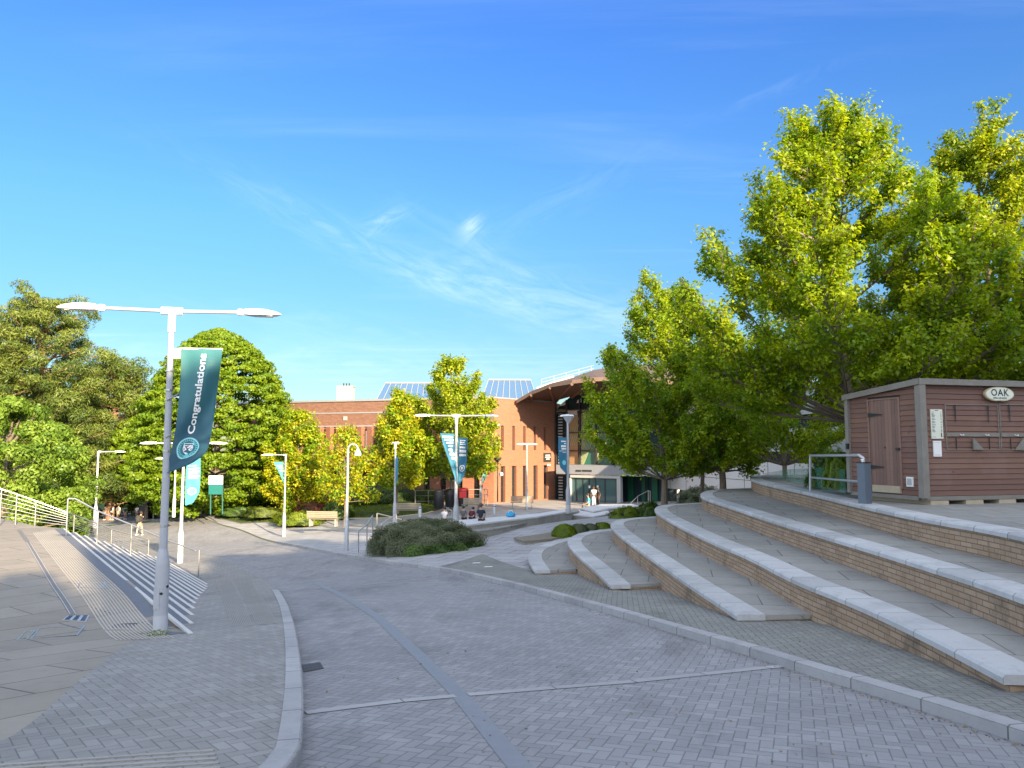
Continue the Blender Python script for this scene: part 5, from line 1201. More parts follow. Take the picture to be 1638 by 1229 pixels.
m_txt = simple('print_white', (.82, .84, .84), .6, var=.02); m_cyan = simple('print_cyan', (.12, .50, .55), .6, var=.03); m_navy = simple('print_navy', (.015, .06, .12), .6, var=.03)
m_lens = simple('lamp_lens', (.55, .58, .58), .25, var=.03)
def street_lamp(x, y, zb, h, arms, label, group='tall grey street lamps', r0=.105, base_h=1.25, paint=None, al=1.05, name='street_lamp'):
    paint = paint or m_pole1; t = thing(name, (x, y, zb), label, 'street lamp', group)
    MB().lathe((x, y, zb), [(r0*1.03, -.15), (r0*1.03, .26), (r0*.97, .27), (r0, .30), (r0, base_h-.2), (r0*.97, base_h-.17), (r0*.72, base_h-.02), (r0*.60, base_h+.05)], 16).build('base', paint, t, smooth=True)
    MB().tube([(x, y, zb+base_h), (x, y, zb+h-.05)], [r0*.60, r0*.42], 12).build('pole', paint, t, smooth=True)
    if arms:
        mb = MB(); mb.tube([(x, y, zb+h-.38), (x, y, zb+h)], r0*.56, 12)
        dx_, dy_ = arms[0][0], arms[0][1]; d = Vector((dx_, dy_, 0)).normalized()
        mb.tube([Vector((x, y, zb+h-.04))-d*.16*(len(arms) > 1), Vector((x, y, zb+h-.04))+d*.16], r0*.62, 10); mb.build('bracket', m_white if h > 4.9 and r0 > .1 else paint, t, smooth=True)
    for (ax, ay) in arms:
        d = Vector((ax, ay, 0)).normalized(); o = Vector((x, y, zb+h-.04)); e = o+d*al+Vector((0, 0, .015))
        a = MB().tube([o+d*.1, e], .03, 8).build('arm', paint, t, smooth=True)
        hd = MB(); n = Vector((-d.y, d.x, 0)); L = .56
        hd.lathe(e+Vector((0, 0, -.05)), [(.045, 0), (.06, .02), (.06, .08), (.045, .10)], 10)
        sec = [(.07, .085, .05, .035), (.16, .12, .055, .045), (.40, .125, .05, .045), (.56, .10, .02, .035), (.64, .03, -.005, .02)]
        prev = None
        for s, w_, zt, zb_ in sec:
            c = e+d*s; cur = [c-n*w_-Vector((0, 0, zb_)), c+n*w_-Vector((0, 0, zb_)), c+n*w_*.75+Vector((0, 0, zt)), c-n*w_*.75+Vector((0, 0, zt))]
            if prev:
                for i in range(4): j = (i+1) % 4; hd.face([prev[i], prev[j], cur[j], cur[i]])
            else: hd.face(cur)
            prev = cur
        hd.face(prev[::-1]); ho = hd.build('lamp_head', m_white, a)
        c = e+d*.36-Vector((0, 0, .052)); MB().box(c, (.30, .16, .012), math.atan2(d.y, d.x)).build('lens', m_lens, ho)
    for z in ((h*.80, h*.74, h*.55, h*.32) if r0 > .1 and h > 5 and y < 20 else ()):
        MB().lathe((x, y, zb+z), [(r0*.62, 0), (r0*.62, .025)], 12).build('band', m_steel, t)
    if y < 20:
        MB().box((x-.03, y-r0*.99, zb+.55), (.09, .012, .34)).build('access_door', paint, t, bevel=.004)
        for z, a in ((.95, 2.2), (.62, -1.2), (.72, -.3)): MB().tube([(x+math.cos(a)*r0*.9, y+math.sin(a)*r0*.9, zb+z), (x+math.cos(a)*r0*1.06, y+math.sin(a)*r0*1.06, zb+z)], .022, 8).build('bolt_hole', m_black, t)
    return t
def cloth(name, LP, RP, Yc, mat, label, group='teal banners on the lamp posts', waves=.04, thick=.004, nu=18, nv=44, dy=0):
    """banner hung in the air: LP / RP are left and right edge polylines (photo points) at distance Yc(u)"""
    def ev(P, f):
        L = [0]      # both edges are read at the same height
        for a, b in zip(P, P[1:]): L.append(L[-1]+max(1e-6, b[1]-a[1]))
        s = f*L[-1]
        for i in range(len(P)-1):
            if s <= L[i+1] or i == len(P)-2: k = (s-L[i])/(L[i+1]-L[i]); return P[i][0]+(P[i+1][0]-P[i][0])*k, P[i][1]+(P[i+1][1]-P[i][1])*k
    def pt(u, v, off=0):
        a, b = ev(LP, v), ev(RP, v); px, py = a[0]+(b[0]-a[0])*u, a[1]+(b[1]-a[1])*u
        d = Yc+dy*u+waves*(math.sin(u*5.5+v*7)*.6+math.sin(u*9-v*5+1)*.3)*min(1, v*4+.15)*(.3+u)*(1-.75*max(0, min(1, (v-.6)/.12)))
        return at(px, py, d-off)
    top = pt(0, 0); t = thing(name, top, label, 'banner', group); mb = MB()
    for i in range(nu):
        for j in range(nv):
            q = [(i/nu, j/nv), ((i+1)/nu, j/nv), ((i+1)/nu, (j+1)/nv), (i/nu, (j+1)/nv)]
            mb.face([pt(*c) for c in q][::-1], [(c[0]*.35, c[1]) for c in q][::-1]); mb.face([pt(c[0], c[1], -thick) for c in q], [(c[0]*.35, c[1]) for c in q])
    mb.build('cloth', mat, t, smooth=True); return t, pt
def on_cloth(me, pt, fu, mat, name, parent, off=.012):
    import bmesh
    bm = bmesh.new(); bm.from_mesh(me); bmesh.ops.triangulate(bm, faces=bm.faces)
    bmesh.ops.subdivide_edges(bm, edges=[e for e in bm.edges if e.calc_length() > .06], cuts=2); bm.to_mesh(me); bm.free()
    for v in me.vertices: u, w_ = fu(v.co.x, v.co.y); v.co = pt(u, w_, off)
    me.update(); return link(name, me, mat, parent)
def disc(r, n=28, r0=0):
    mb = MB()
    if r0: 
        for k in range(n): a, b = k*math.tau/n, (k+1)*math.tau/n; mb.face([(r0*math.cos(a), r0*math.sin(a), 0), (r*math.cos(a), r*math.sin(a), 0), (r*math.cos(b), r*math.sin(b), 0), (r0*math.cos(b), r0*math.sin(b), 0)])
    else: mb.face([(r*math.cos(k*math.tau/n), r*math.sin(k*math.tau/n), 0) for k in range(n)])
    me = bpy.data.meshes.new('disc'); me.from_pydata(mb.v, [], mb.f); return me
def polyme(polys): me = bpy.data.meshes.new('shape'); v, f = [], []; [(f.append(tuple(range(len(v), len(v)+len(p)))), v.extend((x, y, 0) for x, y in p)) for p in polys]; me.from_pydata(v, [], f); return me
m_pole1 = simple('grey_pole_paint', (.36, .38, .42), .45, var=.1, scale=9)
m_pole2 = simple('pale_pole_paint', (.50, .52, .54), .45, var=.06)
# near lamp
g = onl(256, 1013); Y1 = g.y; x1, z1 = g.x, g.z; h1 = at(275, 494, Y1).z-z1
dA = Vector((1, .20, 0)).normalized()
street_lamp(x1, Y1, z1, h1, [(-dA.x, -dA.y), (dA.x, dA.y)], 'tall double armed street lamp nearest the camera, carrying the Congratulations banner')
px1 = lambda z: PW/2+F*x1/Y1
bt, bpt = cloth('banner', [(290, 557), (289, 600), (286, 640), (281, 685), (274, 722), (264, 757)], [(356, 559), (351, 600), (345, 648), (339, 690), (334, 715), (327, 728), (308, 741), (285, 751), (265, 757.6)], Y1-.02, m_bann, 'large teal Congratulations banner hanging from the nearest lamp', waves=.17)
me = text_mesh('Congratulations', 1, 0, .026, space=1.0); xs = [v.co.x for v in me.vertices]; x0_, x1_ = min(xs), max(xs)
on_cloth(me, bpt, lambda x, y: (.44-y*.26+.10*(x-x0_)/(x1_-x0_), .685-.645*(x-x0_)/(x1_-x0_)), m_txt, 'lettering', bt)
# crest: ring, disc and shield placed by (u,v)
CU, CV, SU, SV = .44, .80, .31, .088
em = lambda x, y: (CU+x*SU, CV-y*SV)
c0 = on_cloth(disc(1.0), bpt, em, m_cyan, 'crest', bt, .012)
on_cloth(disc(.66), bpt, em, m_ban, 'crest_ring', c0, .015)
on_cloth(disc(.93, 28, .90), bpt, em, m_txt, 'crest_ring', c0, .015)
mb = []
for k in range(26):
    a = k*math.tau/26; mb.append([(math.cos(a+q)*r, math.sin(a+q)*r) for q, r in ((-.05, .72), (.05, .72), (.05, .84), (-.05, .84))])
on_cloth(polyme(mb), bpt, em, m_navy, 'crest_lettering', c0, .015)
on_cloth(polyme([[(-.42, .46), (.42, .46), (.44, -.05), (.30, -.36), (0, -.56), (-.30, -.36), (-.44, -.05)]]), bpt, em, m_txt, 'shield', c0, .018)
sh = [[(-.36, .40), (.36, .40), (.37, .30), (-.37, .30)], [(-.16, .24), (.16, .24), (.16, -.02), (-.16, -.02)], [(-.34, .22), (-.24, .22), (.30, -.34), (.20, -.38)], [(.34, .22), (.24, .22), (-.30, -.34), (-.20, -.38)], [(-.37, .0), (-.28, .0), (-.26, -.2), (-.35, -.1)], [(.37, .0), (.28, .0), (.26, -.2), (.35, -.1)]]
on_cloth(polyme(sh), bpt, em, m_navy, 'shield_charge', c0, .021); on_cloth(polyme([[(-.10, .17), (-.03, .08), (0, .18), (.03, .08), (.10, .17), (.08, .02), (-.08, .02)]]), bpt, em, m_txt, 'shield_charge', c0, .024)
t = thing('banner_bracket', at(281, 562, Y1), 'white bracket arms holding the Congratulations banner to its lamp post', 'bracket')
zz_ = [at(281, py, Y1).z for py in (557, 575, 632, 694)]
MB().tube([(x1, Y1, zz_[0]-.03), at(292, 558, Y1), at(356, 559.5, Y1)], .018, 8).build('top_arm', m_white, t)
MB().box(at(283, 566, Y1), (.12, .07, .16)).build('clamp', m_white, t)
MB().tube([(x1, Y1-.07, at(281, 641, Y1).z), at(286, 630, Y1)], .012, 6).build('tie', m_steel, t)
MB().tube([(x1, Y1-.07, at(275, 700, Y1).z), at(280, 693, Y1)], .012, 6).build('tie', m_steel, t)
# other lamps: (base px, base py, distance, top py, arms, label)
def lampat(px, py, Y, pt_, arms, label, **k):
    g = at(px, py, Y); zt = at(px, pt_, Y).z; return street_lamp(g.x, Y, g.z, zt-g.z, arms, label, **k)
Lm = []
lampat(288, 896, 33, 708, [(-1, -.15), (1, .15)], 'double armed lamp behind the near one, at the foot of the stairs', r0=.115, paint=m_pole2, al=1.15)
lampat(152, 841, 50, 722, [(1, .05)], 'white lamp with one arm pointing right, left of all the others', r0=.12, paint=m_pole2, al=1.1)
lampat(278, 824, 53.5, 733, [(-1, 0)], 'far white lamp with one short arm pointing left, between the near pair', r0=.11, paint=m_pole2, al=.8)
lampat(454, 856, 46, 727, [(-1, -.05)], 'lamp with one arm pointing left and a small pale pennant', r0=.105, paint=m_galv, al=.8)
lampat(631, 836, 48, 708, [(.25, -1), (-.25, 1)], 'lamp seen end on beside the slim young tree trunk', r0=.11, al=1.0)
lampat(729, 856, 33.5, 664, [(-1, -.10), (1, .10)], 'double armed lamp above the dark rounded bush with two banners', r0=.125, al=1.2)
lampat(769, 806, 57, 709, [(.3, -1), (-.3, 1)], 'lamp with a narrow banner on its right, before the brick corner', r0=.10, al=1.0)
lampat(909, 816, 43, 664, [(.55, 1), (-.55, 1)], 'lamp with a square flared top in front of the glazed entrance', r0=.13, al=.1)
lampat(843, 814, 54, 710, [(1, .1), (-1, -.1)], 'thin lamp with a small T top in front of the sunlit brick wall', r0=.09, al=.1)
# flared top of the entrance lamp
g = at(909, 664, 43); t = thing('lamp_top', g, 'flared V shaped lantern top on the lamp before the entrance', 'lantern', None)
MB().lathe((g.x, g.y, g.z-.12), [(.09, -.35), (.12, -.30), (.38, .02), (.40, .06), (.05, .08)], 4, M=Matrix.Rotation(R(30), 4, 'Z')).build('lantern', m_galv, t)
# curved lantern post
g = at(554, 878, 30); zt = at(557, 706, 30).z; t = thing('lantern_post', g, 'slim grey post with a swan neck and a hanging white lantern', 'street lamp')
MB().lathe(g, [(.085, -.1), (.085, 1.1), (.06, 1.16)], 12).build('base', m_galv, t, smooth=True)
pl = [g+Vector((0, 0, 1.1)), Vector((g.x, g.y, zt-.35))]+[Vector((g.x+.19-.19*math.cos(a), g.y, zt-.30+.19*math.sin(a))) for a in np.linspace(0, math.pi*.93, 8)]
MB().tube(pl, [.055, .04]+[.032]*8, 10).build('pole', m_galv, t, smooth=True)
lx = g.x+.38; MB().lathe((lx, g.y, zt-.56), [(.12, 0), (.135, .04), (.11, .15), (.05, .22), (.03, .30)], 14).build('lantern', m_white, t, smooth=True)
# black lantern by the brick wall
g = at(796, 803, 57.5); t = thing('black_lantern', g, 'slim black lantern post by the sunlit brick wall', 'street lamp'); zt = at(796, 737, 57.5).z
MB().tube([g, (g.x, g.y, zt)], [.05, .035], 8).build('pole', m_black, t); MB().lathe((g.x, g.y, zt-.02), [(.08, -.1), (.28, .16), (.30, .24), (.05, .32)], 12).build('lantern', m_dark, t)
MB().lathe((g.x+.25, g.y, zt-1.0), [(.05, -.15), (.15, -.1), (.15, .1), (.05, .14)], 8).build('camera', m_white, t)

# banners of the other lamps: printed lines too small to read are thin bars
def bars(pt, parent, rows, mat=m_txt, off=.02):
    for (v, h_, segs) in rows:
        polys = []
        for a, b in segs:
            n = max(1, int((b-a)/.10)); [polys.append([(a+(b-a)*k/n+.008, v), (a+(b-a)*(k+.86)/n, v), (a+(b-a)*(k+.86)/n, v+h_), (a+(b-a)*k/n+.008, v+h_)]) for k in range(n)]
        on_cloth(polyme(polys), pt, lambda x, y: (x, y), mat, 'print', parent, off)
m_bl2 = simple('banner_blue', (.022, .14, .24), .7, var=.12, scale=2)
t, p_t = cloth('banner', [(704, 693), (709, 712), (716, 732), (723, 752), (731, 775)], [(726, 694), (727, 712), (729, 732), (731, 752), (732, 775.5)], 33.4, m_bl2, 'left pennant of the pair on the double armed lamp by the dark bush', waves=.08)
bars(p_t, t, [(.05, .035, [(.12, .92)]), (.11, .035, [(.2, .95)]), (.17, .03, [(.3, .9)]), (.23, .03, [(.4, .85)]), (.30, .05, [(.35, .75)]), (.38, .05, [(.35, .9)]), (.46, .045, [(.45, .95)])])
t, p_t = cloth('banner', [(733, 700), (733, 722), (733, 745), (733, 775)], [(748, 701), (747, 725), (746, 745), (743, 760), (736, 774)], 33.6, m_bl2, 'right banner of the pair on the double armed lamp by the dark bush', waves=.06)
bars(p_t, t, [(.05, .02, [(.2, .8)]), (.09, .02, [(.2, .7)]), (.13, .02, [(.2, .8)]), (.19, .04, [(.15, .8)]), (.26, .06, [(.15, .9)]), (.35, .05, [(.1, .9)])])
c0 = on_cloth(disc(1.0), p_t, lambda x, y: (.50+x*.36, .66-y*.07), m_txt, 'crest', t, .02); on_cloth(disc(.8), p_t, lambda x, y: (.50+x*.36, .66-y*.07), m_bl2, 'crest_ring', c0, .03); on_cloth(polyme(sh), p_t, lambda x, y: (.50+x*.45, .66-y*.085), m_txt, 'shield_charge', c0, .04)
t, p_t = cloth('banner', [(299, 735), (297, 760), (296, 785), (296, 808)], [(321, 733), (321, 760), (319, 788), (309, 805), (297, 809)], 32.8, m_banl, 'pale teal feather banner on the lamp at the foot of the stairs', waves=.05)
bars(p_t, t, [(.14, .02, [(.15, .7)]), (.20, .025, [(.15, .9)]), (.26, .03, [(.15, .95)]), (.31, .02, [(.15, .8)]), (.36, .03, [(.15, .95)]), (.41, .02, [(.15, .85)])])
c0 = on_cloth(disc(1.0), p_t, lambda x, y: (.48+x*.32, .70-y*.08), m_txt, 'crest', t, .02); on_cloth(disc(.8), p_t, lambda x, y: (.48+x*.32, .70-y*.08), m_cyan, 'crest_ring', c0, .03)
t, p_t = cloth('banner', [(437.5, 739), (443, 750), (449, 762), (453, 772)], [(453, 739), (453, 750), (453, 762), (453.4, 772.5)], 45.8, m_banl, 'small pale triangular pennant on the lamp beside the grass bank', waves=.03)
bars(p_t, t, [(.16, .05, [(.2, .9)]), (.28, .04, [(.3, .9)]), (.40, .04, [(.35, .9)])])
t, p_t = cloth('banner', [(633, 732), (633, 750), (633, 768), (633, 776)], [(637, 731), (637, 750), (636.5, 765), (634, 776)], 47.7, m_bl2, 'thin banner seen edge on beside the slim young tree', waves=.03)
t, p_t = cloth('banner', [(771.5, 730), (771.5, 745), (771.5, 760), (771.5, 773)], [(779, 729), (779, 745), (778.5, 762), (773, 773)], 56.8, m_ban, 'dark teal banner on the lamp before the brick corner', waves=.04)
bars(p_t, t, [(.2, .16, [(.2, .45)]), (.2, .16, [(.55, .8)])]); c0 = on_cloth(disc(1.0), p_t, lambda x, y: (.5+x*.33, .66-y*.07), m_cyan, 'crest', t, .03)
t, p_t = cloth('banner', [(893, 700), (893, 715), (893.5, 735), (896, 748), (906, 759)], [(906, 700), (906.5, 715), (906.5, 735), (906.5, 750), (907, 759.5)], 42.9, m_bl2, 'blue banner on the lamp in front of the glazed entrance', waves=.04)
bars(p_t, t, [(.09, .03, [(.35, .95)]), (.15, .03, [(.7, .95)]), (.21, .05, [(.35, .95)]), (.28, .05, [(.4, .95)]), (.36, .012, [(.1, .95)]), (.40, .012, [(.5, .95)])]); c0 = on_cloth(disc(1.0), p_t, lambda x, y: (.66+x*.26, .68-y*.065), m_cyan, 'crest', t, .03)

# ================================================================== railings
def rail(name, posts, hts, label, tops=None, mids=0, r=.022, mat=None, cat='handrail', group=None, ext=0, mr=.006):
    """posts: list of Vector bases"""
    mat = mat or m_steel; t = thing(name, posts[0], label, cat, group); T_ = [p+Vector((0, 0, h)) for p, h in zip(posts, hts)]
    for p, q in zip(posts, T_): MB().tube([p-Vector((0, 0, .15)), q], r, 8).build('post', mat, t, smooth=True)
    line = list(T_)
    if ext:
        line = [T_[0]-(T_[1]-T_[0]).normalized()*0+Vector((0, 0, 0))]+T_[1:]
    MB().tube(line, r*1.05, 8).build('top_rail', mat, t, smooth=True)
    for k in range(mids):
        f = (k+.7)/(mids+.7); MB().tube([p.lerp(q, f) for p, q in zip(posts, T_)], mr, 5).build('wire', mat, t)
    return t
# tall stair handrail on the left
p0 = onl(106, 857); fpx = [(106, 857, 798), (164, 870, 818), (218, 891, 840), (269, 903, 862), (326, 925, 880)]
e = ong(326, 925); e.z = T(e.x, e.y); d_ = e-p0
pts_, hh = [], []
for i, (px, py, pt_) in enumerate(fpx):
    # distance along the straight run from landing to path, matched to each post's bearing
    rx = (px-PW/2)/F; s = (p0.x-rx*p0.y)/(rx*d_.y-d_.x) if i else 0
    q = p0+d_*max(0, min(1, s)); q = Vector((q.x, q.y, 0)); yy = q.y; zt = at(px, pt_, yy).z; zb = at(px, py, yy).z; pts_.append(Vector((q.x, q.y, zb))); hh.append(zt-zb)
t = thing('handrail', p0, 'tall steel handrail running down the left staircase, five posts', 'handrail')
for q, h in zip(pts_, hh): MB().tube([q-Vector((0, 0, .12)), q+Vector((0, 0, h))], .024, 8).build('post', m_steel, t, smooth=True)
tp_ = [q+Vector((0, 0, h)) for q, h in zip(pts_, hh)]; k1 = at(120, 798, pts_[0].y+.1); k2 = at(312, 881, pts_[-1].y+.1)
MB().tube([tp_[0], k1, tp_[1], tp_[2], tp_[3], k2, tp_[4]], .026, 8).build('top_rail', m_steel, t, smooth=True)
# wire balustrade
bp = [(-60, 826, 762, 28), (0, 831, 783, 28.4), (25, 833, 791, 28.7), (56, 838, 802, 29), (107, 843, 820.5, 29.4), (118, 846, 824, 29.8), (178, 868, 847, 31.2), (237, 892, 863, 32.3)]
P_ = [at(a, b, Y) for a, b, c, Y in bp]; H_ = [at(a, c, Y).z-at(a, b, Y).z for a, b, c, Y in bp]
rail('wire_balustrade', P_, H_, 'steel balustrade with horizontal wires along the left edge of the landing', mids=6, cat='balustrade', mr=.009)
# low rail by the shelter
P_ = [at(245, 829, 70), at(258, 828, 70), at(300, 826, 68), at(312, 821, 68)]; rail('low_rail', P_, [.8, .8, .7, .45], 'low far railing across the path end near the dark shelter', r=.03)
# plaza handrails near the bush
def prail(L, label, Y): 
    t = thing('handrail', at(*L[0][:2], Y), label, 'handrail', 'short steel handrails on the plaza steps')
    tops = []
    for (px, pb, pt_, dy_) in L: q = at(px, pb, Y+dy_); h = at(px, pt_, Y+dy_); tops.append(h); MB().tube([q-Vector((0, 0, .1)), h], .022, 8).build('post', m_steel, t, smooth=True)
    MB().tube(tops, .024, 8).build('top_rail', m_steel, t, smooth=True)
prail([(573.5, 880, 850, 0), (587, 870, 838.5, .8), (596, 863, 825, 1.6)], 'steel handrail nearest the curved lantern post', 30)
prail([(602, 862, 846, 0), (619, 850, 832, 1), (634, 846, 823.5, 1.6)], 'steel handrail crossing behind the left end of the dark bush', 32)
prail([(603, 862, 821.5, 0), (634, 851, 829, .6), (653, 850, 834.5, 1.0)], 'steel handrail sloping right behind the dark bush', 33.5)
prail([(695, 840, 829, 0), (714, 836, 813, 1.2), (723, 848, 817, -.5)], 'hooped steel handrail beside the seated people', 35)
prail([(1009, 809, 805, 0), (1020, 806, 794, .8), (1037, 808, 785, 2), (1040, 806, 786, 2.2)], 'steel handrail beside the glazed entrance', 50)
P_ = [at(664, 808, 56), at(685, 808, 56.3), at(775, 806, 57), at(780, 806, 56)]; rail('plaza_railing', P_, [1.05]*4, 'three bar railing behind the black bins', mids=2, mr=.02, r=.025, cat='railing')

# ================================================================== furniture of the plaza
m_bwood = simple('bench_wood', (.28, .24, .18), .8, var=.2, scale=4)
def bench(x, y, z, rz, L, label, back=True):
    t = thing('bench', (x, y, z), label, 'bench', 'slatted benches around the plaza', rz)
    mb = MB(); [mb.box((0, -.19+k*.095, .44), (L, .08, .035)) for k in range(5)]; mb.build('seat', m_bwood, t, local=True)
    if back: mb = MB(); [mb.box((0, .27+k*.015, .56+k*.10), (L, .03, .08)) for k in range(4)]; mb.build('backrest', m_bwood, t, local=True)
    for s in (-1, 1): MB().box((s*L*.42, 0, .21), (.07, .46, .42)).build('leg', m_conc, t, local=True)
for px, py, Y, rz, L, lb in ((518, 842, 46, R(170), 1.9, 'wooden bench beside the grass bank, in the sun'), (652, 827, 50, R(184), 1.7, 'wooden bench beside the lamp seen end on'), (754, 818, 52, R(200), 1.3, 'slatted bench right of the seated people'), (835, 814, 55, R(180), 1.6, 'dark bench by the sunlit brick wall')):
    g = at(px, py, Y); bench(g.x, g.y, g.z, rz, L, lb)
def bin_(px, py, Y, label, red=False):
    g = at(px, py, Y); t = thing('litter_bin', g, label, 'litter bin', 'black litter bins by the library')
    MB().lathe(g, [(.30, 0), (.34, .05), (.36, 1.0), (.34, 1.05)], 12).build('body', m_black, t, smooth=True)
    MB().lathe(g+Vector((0, 0, 1.05)), [(.36, 0), (.36, .06), (.30, .16), (.12, .20)], 12).build('hood', m_black if not red else simple('red_plastic', (.60, .02, .02), .4), t, smooth=True)
    if red: MB().box(g+Vector((0, -.34, .80)), (.48, .06, .42)).build('front_panel', simple('red_plastic', (.60, .02, .02), .4), t)
    MB().box(g+Vector((0, -.33, .95)), (.34, .05, .12)).build('slot', m_dark, t)
bin_(702, 813, 53, 'black litter bin, leftmost, against the tree trunk'); bin_(720, 811, 54, 'black litter bin between the trunk and the lamp'); bin_(741, 810, 53, 'litter bin with a bright red front', True)
for px, py, Y, lb in ((791, 822, 48, 'short grey bollard on the open plaza'), (672, 826, 45, 'thin grey bollard beside the wooden bench')):
    g = at(px, py, Y); t = thing('bollard', g, lb, 'bollard'); MB().lathe(g, [(.09, -.05), (.09, .52), (.07, .55)], 10).build('post', m_galv, t, smooth=True); MB().lathe(g+Vector((0, 0, .44)), [(.093, 0), (.093, .05)], 10).build('band', m_black, t)
# sign board
g = at(345, 816, 53); t = thing('sign_board', g, 'tall sign board, white above and dark green below, on the grass bank', 'sign')
for px in (337, 356): q = at(px, 816, 53); MB().tube([q-Vector((0, 0, .3)), at(px, 762, 53)], .045, 6).build('post', simple('post_green', (.03, .12, .10), .5), t)
a, b, c = at(334, 775, 52.9), at(357, 761, 52.9), at(357, 791, 52.9); MB().box(((a.x+b.x)/2, 52.88, (a.z+b.z)/2), (b.x-a.x, .06, b.z-a.z)).build('upper_panel', m_white, t); MB().box(((a.x+b.x)/2, 52.88, (a.z+c.z)/2-.005), (b.x-a.x-.04, .055, a.z-c.z)).build('lower_panel', simple('panel_dark_green', (.01, .13, .12), .5), t)
# dark shelter
g = ong(240, 830); t = thing('shelter', g, 'low black arched fabric shelter where the path ends under the trees', 'shelter'); mb = MB(); n = 12
for i in range(n):
    a, b = math.pi*i/n, math.pi*(i+1)/n; f = lambda q, y: (g.x-1.35*math.cos(q), g.y+y, g.z-.3+2.35*math.sin(q)); mb.face([f(b, 0), f(a, 0), f(a, 3), f(b, 3)])
mb.build('canopy', simple('black_fabric', (.02, .021, .025), .45, var=.3, scale=2), t, smooth=True)
mb = MB(); 
for y in (0, 3): mb.tube([(g.x-1.37*math.cos(math.pi*i/n), g.y+y, g.z-.3+2.38*math.sin(math.pi*i/n)) for i in range(n+1)], .05, 5)
mb.build('frame', m_dark, t)
mb = MB(); mb.face([f(math.pi*i/n, 2.9) for i in range(n+1)]); mb.build('back_panel', m_black, t)
for s in (-1, 1): mb = MB(); mb.face([(g.x+s*1.3, g.y-.05, g.z-.3), (g.x+s*1.34, g.y-.05, g.z+1.4), (g.x+s*.5, g.y-.05, g.z+1.95), (g.x+s*.9, g.y-.05, g.z+.7)][::s]); mb.build('curtain', m_black, t)
# litter / small pale things on the paving
for i, (px, py, lb) in enumerate(((762, 901, 'flat pale litter on the pavement right of the bush'), (781, 907, 'second pale scrap beside the tier, nearer the pointed slab'))):
    g = ong(px, py); t = thing('paper_scrap', g, lb, 'litter'); MB().prism([(g.x-.13, g.y-.05), (g.x+.12, g.y-.07), (g.x+.14, g.y+.05), (g.x-.08, g.y+.07)], lambda x, y: T(x, y)+.003, lambda x, y: T(x, y)+.014).build('paper', m_white, t)
# ================================================================== people
m_skin = simple('skin', (.45, .26, .18), .6, var=.05); m_skin2 = simple('skin_dark', (.16, .08, .05), .6, var=.05)
m_hair = simple('hair_dark', (.02, .015, .012), .6, var=.2); m_hairb = simple('hair_brown', (.08, .045, .025), .6, var=.2)
CL = {}
def clothm(n, c): return simple('cloth_'+n, c, .85, var=.1, scale=8)
def skinmesh(name, V_, E_, Rd, mat, parent, root=0):
    me = bpy.data.meshes.new(name); me.from_pydata([tuple(v) for v in V_], E_, []); o = bpy.data.objects.new(name, me); COL.objects.link(o)
    bpy.context.view_layer.objects.active = o
    md = o.modifiers.new('skin', 'SKIN'); md.use_smooth_shade = True
    if not me.skin_vertices: me.attributes.new('skin', 'FLOAT', 'POINT') if False else None
    sv = me.skin_vertices[0].data if me.skin_vertices else None
    if sv is None:
        import bmesh
        bm = bmesh.new(); bm.from_mesh(me); bm.verts.layers.skin.verify(); bm.to_mesh(me); bm.free(); sv = me.skin_vertices[0].data
    for i, r in enumerate(Rd): sv[i].radius = (r, r) if not hasattr(r, '__len__') else r; sv[i].use_root = (i == root)
    s = o.modifiers.new('sub', 'SUBSURF'); s.levels = 1; s.render_levels = 1
    bpy.context.view_layer.update(); ev = o.evaluated_get(bpy.context.evaluated_depsgraph_get()); m2 = bpy.data.meshes.new_from_object(ev); m2.name = name
    bpy.data.objects.remove(o); m2.polygons.foreach_set('use_smooth', [True]*len(m2.polygons)); return link(name, m2, mat, parent, local=True)
